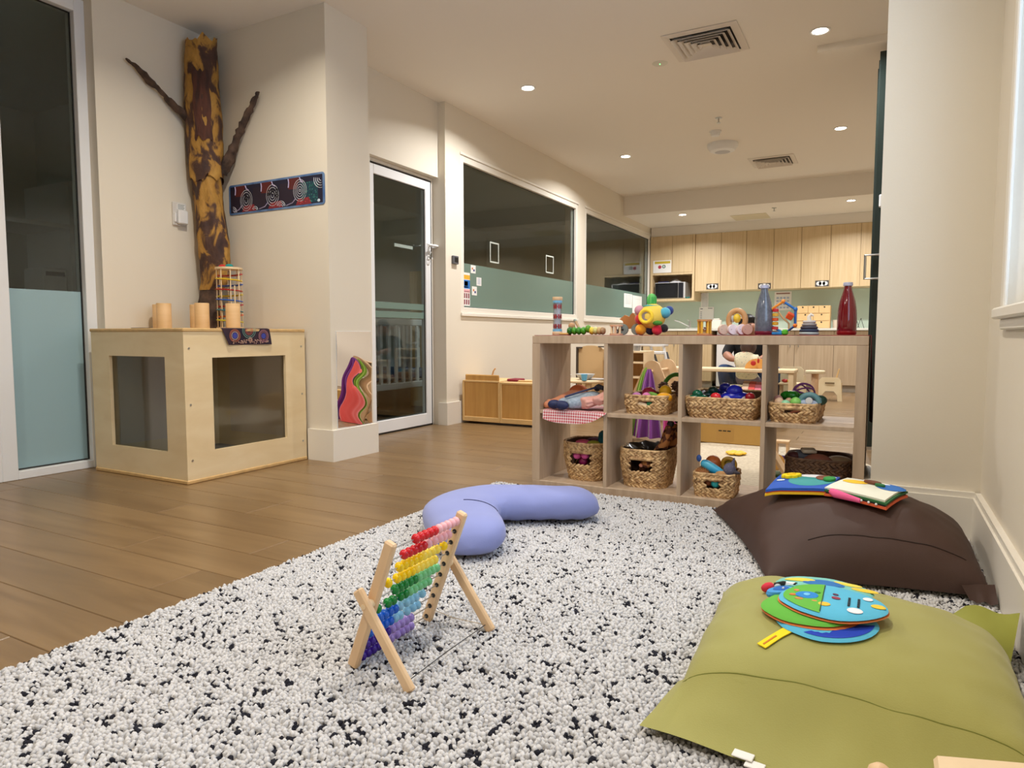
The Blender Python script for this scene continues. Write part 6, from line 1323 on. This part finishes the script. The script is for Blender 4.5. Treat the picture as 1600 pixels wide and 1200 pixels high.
put('page_binding', soft_disc(-.112, 1.544, .0095, .102, .092, .003), ORG); put('page', soft_disc(-.115, 1.545, .0115, .100, .090, .008), GRN)
put('page_binding', soft_disc(-.075, 1.565, .0205, .108, .096, .003), ORG); put('page', soft_disc(-.075, 1.565, .0225, .106, .094, .008), SKY)
hd = MB().add([(-.092, 1.565, .0320)] + [(-.075 + .097 * math.cos(a), 1.565 + .086 * math.sin(a), .0318) for a in np.linspace(PI * .56, PI * 1.44, 24)], [(0, k, k + 1) for k in range(1, 24)])
put('green_half_print', hd, GRN)
put('blue_print', MB().add([(-.05, 1.49, .0112)] + [(-.085 + .092 * math.cos(a), 1.515 + .081 * math.sin(a), .0108) for a in np.linspace(-PI * .62, -.05, 20)], [(0, k, k + 1) for k in range(1, 20)]), (22, 60, 180))
def decal(nm, c, cx, cy, cz, rx_, ry_, rz=0): return put(nm, soft_disc(cx, cy, cz, rx_, ry_, .0016, rz, 18), c)
decal('blue_face_print', (34, 130, 206), -.125, 1.568, .0318, .023, .021); decal('face_detail_print', (110, 190, 236), -.125, 1.568, .0332, .007, .008)
for cx_, cy_, c, rx_ in ((-.148, 1.592, (214, 130, 80), .006), (-.153, 1.563, (206, 120, 60), .007), (-.138, 1.540, (190, 140, 70), .009), (-.108, 1.54, (206, 140, 70), .006), (-.105, 1.59, (60, 130, 60), .006), (-.088, 1.53, (236, 190, 60), .012), (-.068, 1.575, (150, 60, 80), .009), (-.07, 1.598, (90, 60, 90), .006), (-.03, 1.515, (236, 236, 240), .015), (-.008, 1.60, (236, 236, 240), .010), (.012, 1.565, (240, 200, 60), .014)): decal('appliqued_print', c, cx_, cy_, .0312, rx_, rx_ * .9)
put('spine_stitch', slab(.0016, .155, .0014, T(-.0935, 1.566, .0314), 6), (30, 60, 60))
b = MB()
for j in range(2):
    for k in range(9): b.box(-.045 + j * .018, -.040 + j * .018, 1.535 + k * .0068, 1.539 + k * .0068 + .0015 * (k % 2), .0318, .0326)
put('text_print', b, (30, 50, 60))['kind'] = 'stuff'
put('rear_page', soft_disc(-.105, 1.665, .003, .105, .052, .012, -.08), SKY); put('rear_page', soft_disc(-.10, 1.69, .012, .105, .045, .010, -.1), (120, 190, 180))
for cx_, cy_, c, rx_, ry_ in ((-.13, 1.652, (240, 206, 50), .024, .014), (-.04, 1.655, (240, 190, 40), .026, .014), (-.10, 1.685, (40, 110, 180), .045, .02), (-.05, 1.705, (230, 210, 80), .03, .01), (-.15, 1.695, (226, 206, 70), .035, .012), (-.015, 1.685, (236, 200, 60), .028, .010)): decal('yellow_patch' if c[0] > 100 else 'blue_patch', c, cx_, cy_, .0155 if cy_ < 1.67 else .0222, rx_, ry_)
decal('peach_border', (222, 150, 120), -.055, 1.642, .0158, .070, .012, -.12)
put('blue_head', soft_disc(-.185, 1.615, .012, .030, .025, .012, .3), (70, 150, 214)); decal('head_face', (30, 96, 180), -.183, 1.618, .0242, .018, .015); put('head_eye', MB().ball((-.178, 1.612, .027), .003, 6), (240, 240, 240))
drape(MB().tube([(-.155, 1.665, .018), (-.185, 1.675, .018), (-.205, 1.672, .016)], .0065, 8), GS).build('striped_antenna', mat('stripe_bw', (236, 236, 236), .8, rgb2=(20, 20, 20), scale=40, detail=0, ramp=(.48, .52)), t, True); put('red_tip', MB().ball((-.218, 1.668, .014), .012, 10, sc=(1.3, 1, 1)), (214, 50, 70))
put('yellow_tag', slab(.080, .022, .0018, T(-.168, 1.425, .003, .95)), (240, 214, 20)); put('tag_print', slab(.035, .004, .0006, T(-.178, 1.411, .005, .95), 4), (200, 120, 40))
# open square cloth book on the brown cushion
t = thing('square_cloth_book', 'open square cloth picture book with sun and meadow on the brown cushion', 'cloth book', (-.1, 2.42, .24))
def putb(nm, b, c): return drape(b, BS, (-.11, 2.52), .45).build(nm, plain('cl%d_%d_%d' % c, c, .85), t, True, ang=50)
ML = T(-.225, 2.535, 0, -.12); MR = T(-.030, 2.475, 0, -.34)
def page(c, M_, z, w=.20, d=.20, th=.010): return putb('page', slab(w, d, th, M_ @ T(0, 0, z)), c)
page((232, 186, 30), ML, .002, .205, .20, .008); page((206, 80, 40), ML, .010, .20, .195, .005); page((34, 84, 180), ML, .015, .20, .20, .009)
page((226, 100, 60), MR, .002, .19, .185, .008); page((40, 40, 50), MR, .010, .18, .18, .006); page((40, 96, 50), MR, .016, .19, .185, .006); page((226, 226, 210), MR @ T(-.005, .005, 0), .022, .185, .18, .006)
def dec(nm, c, M_, x, y, z, rx_, ry_, th=.004): putb(nm, soft_disc(0, 0, 0, rx_, ry_, th, 0, 20).xf(M_ @ T(x, y, z)), c)
dec('meadow_print', (60, 150, 150), ML, .025, .01, .0235, .075, .078, .002); dec('white_rainbow_print', (226, 226, 230), ML, .03, .068, .024, .065, .025, .003); dec('brown_hill_print', (130, 80, 60), ML, .062, .045, .0255, .03, .035); dec('tree_applique', (40, 140, 60), ML, .08, .02, .026, .02, .03, .008)
for k in range(7): dec('sun_petal', (244, 214, 20), ML, -.05 + .022 * math.cos(k * .9), .045 + .02 * math.sin(k * .9), .025, .013, .012, .010)
dec('sun_centre', (236, 196, 20), ML, -.05, .045, .026, .016, .015, .012); dec('white_cloud_print', (226, 236, 240), ML, -.075, .0, .0245, .014, .008, .002)
dec('yellow_field_print', (236, 190, 40), MR, -.05, .04, .028, .04, .025, .002); dec('blue_sky_print', (40, 104, 180), MR, .055, .055, .028, .045, .045, .002); dec('brown_barn_applique', (110, 66, 46), MR, .0, .055, .029, .028, .018, .008); dec('green_bush_applique', (40, 110, 60), MR, .03, .035, .029, .016, .012, .008); dec('white_path_print', (236, 236, 232), MR, .0, .078, .0282, .05, .012, .002)
putb('pink_pig_leg', MB().tube([tuple(MR @ Vector(p)) for p in ((-.075, -.085, .018), (-.055, -.10, .016), (-.02, -.097, .013), (.02, -.098, .012))], [.010, .014, .011, .007], 8), (236, 96, 150))
for k in range(4): putb('white_dot', MB().ball(tuple(MR @ Vector((.0 + .022 * k, -.095, .013))), .004, 6), (236, 236, 236))
# pale wooden toy just entering the frame at the lower right
t = thing('wooden_toy', 'pale wooden toy with rounded peg at the very front edge', 'toy', (.12, 1.0, RZ))
MB().lathe([(.018, 0), (.018, .128), (.015, .140), (.008, .146), (0, .148)], 20, T(.018, 1.045, RZ)).build('peg', BEECH, t, True)
MB().box(-.12, .12, -.03, .03, 0, .028, .006, T(.205, 1.06, RZ + .155, 0, 0, -.2)).build('beam', PALE, t)
for dx in (-.08, .08): MB().box(-.018, .018, -.02, .02, 0, .16 + .2 * dx, .004, T(.205 + dx, 1.06, RZ)).build('leg', PALE, t)
MB().box(-.02, .28, -.018, .018, 0, .02, .004, T(.018, 1.05, RZ)).build('foot', PALE, t)
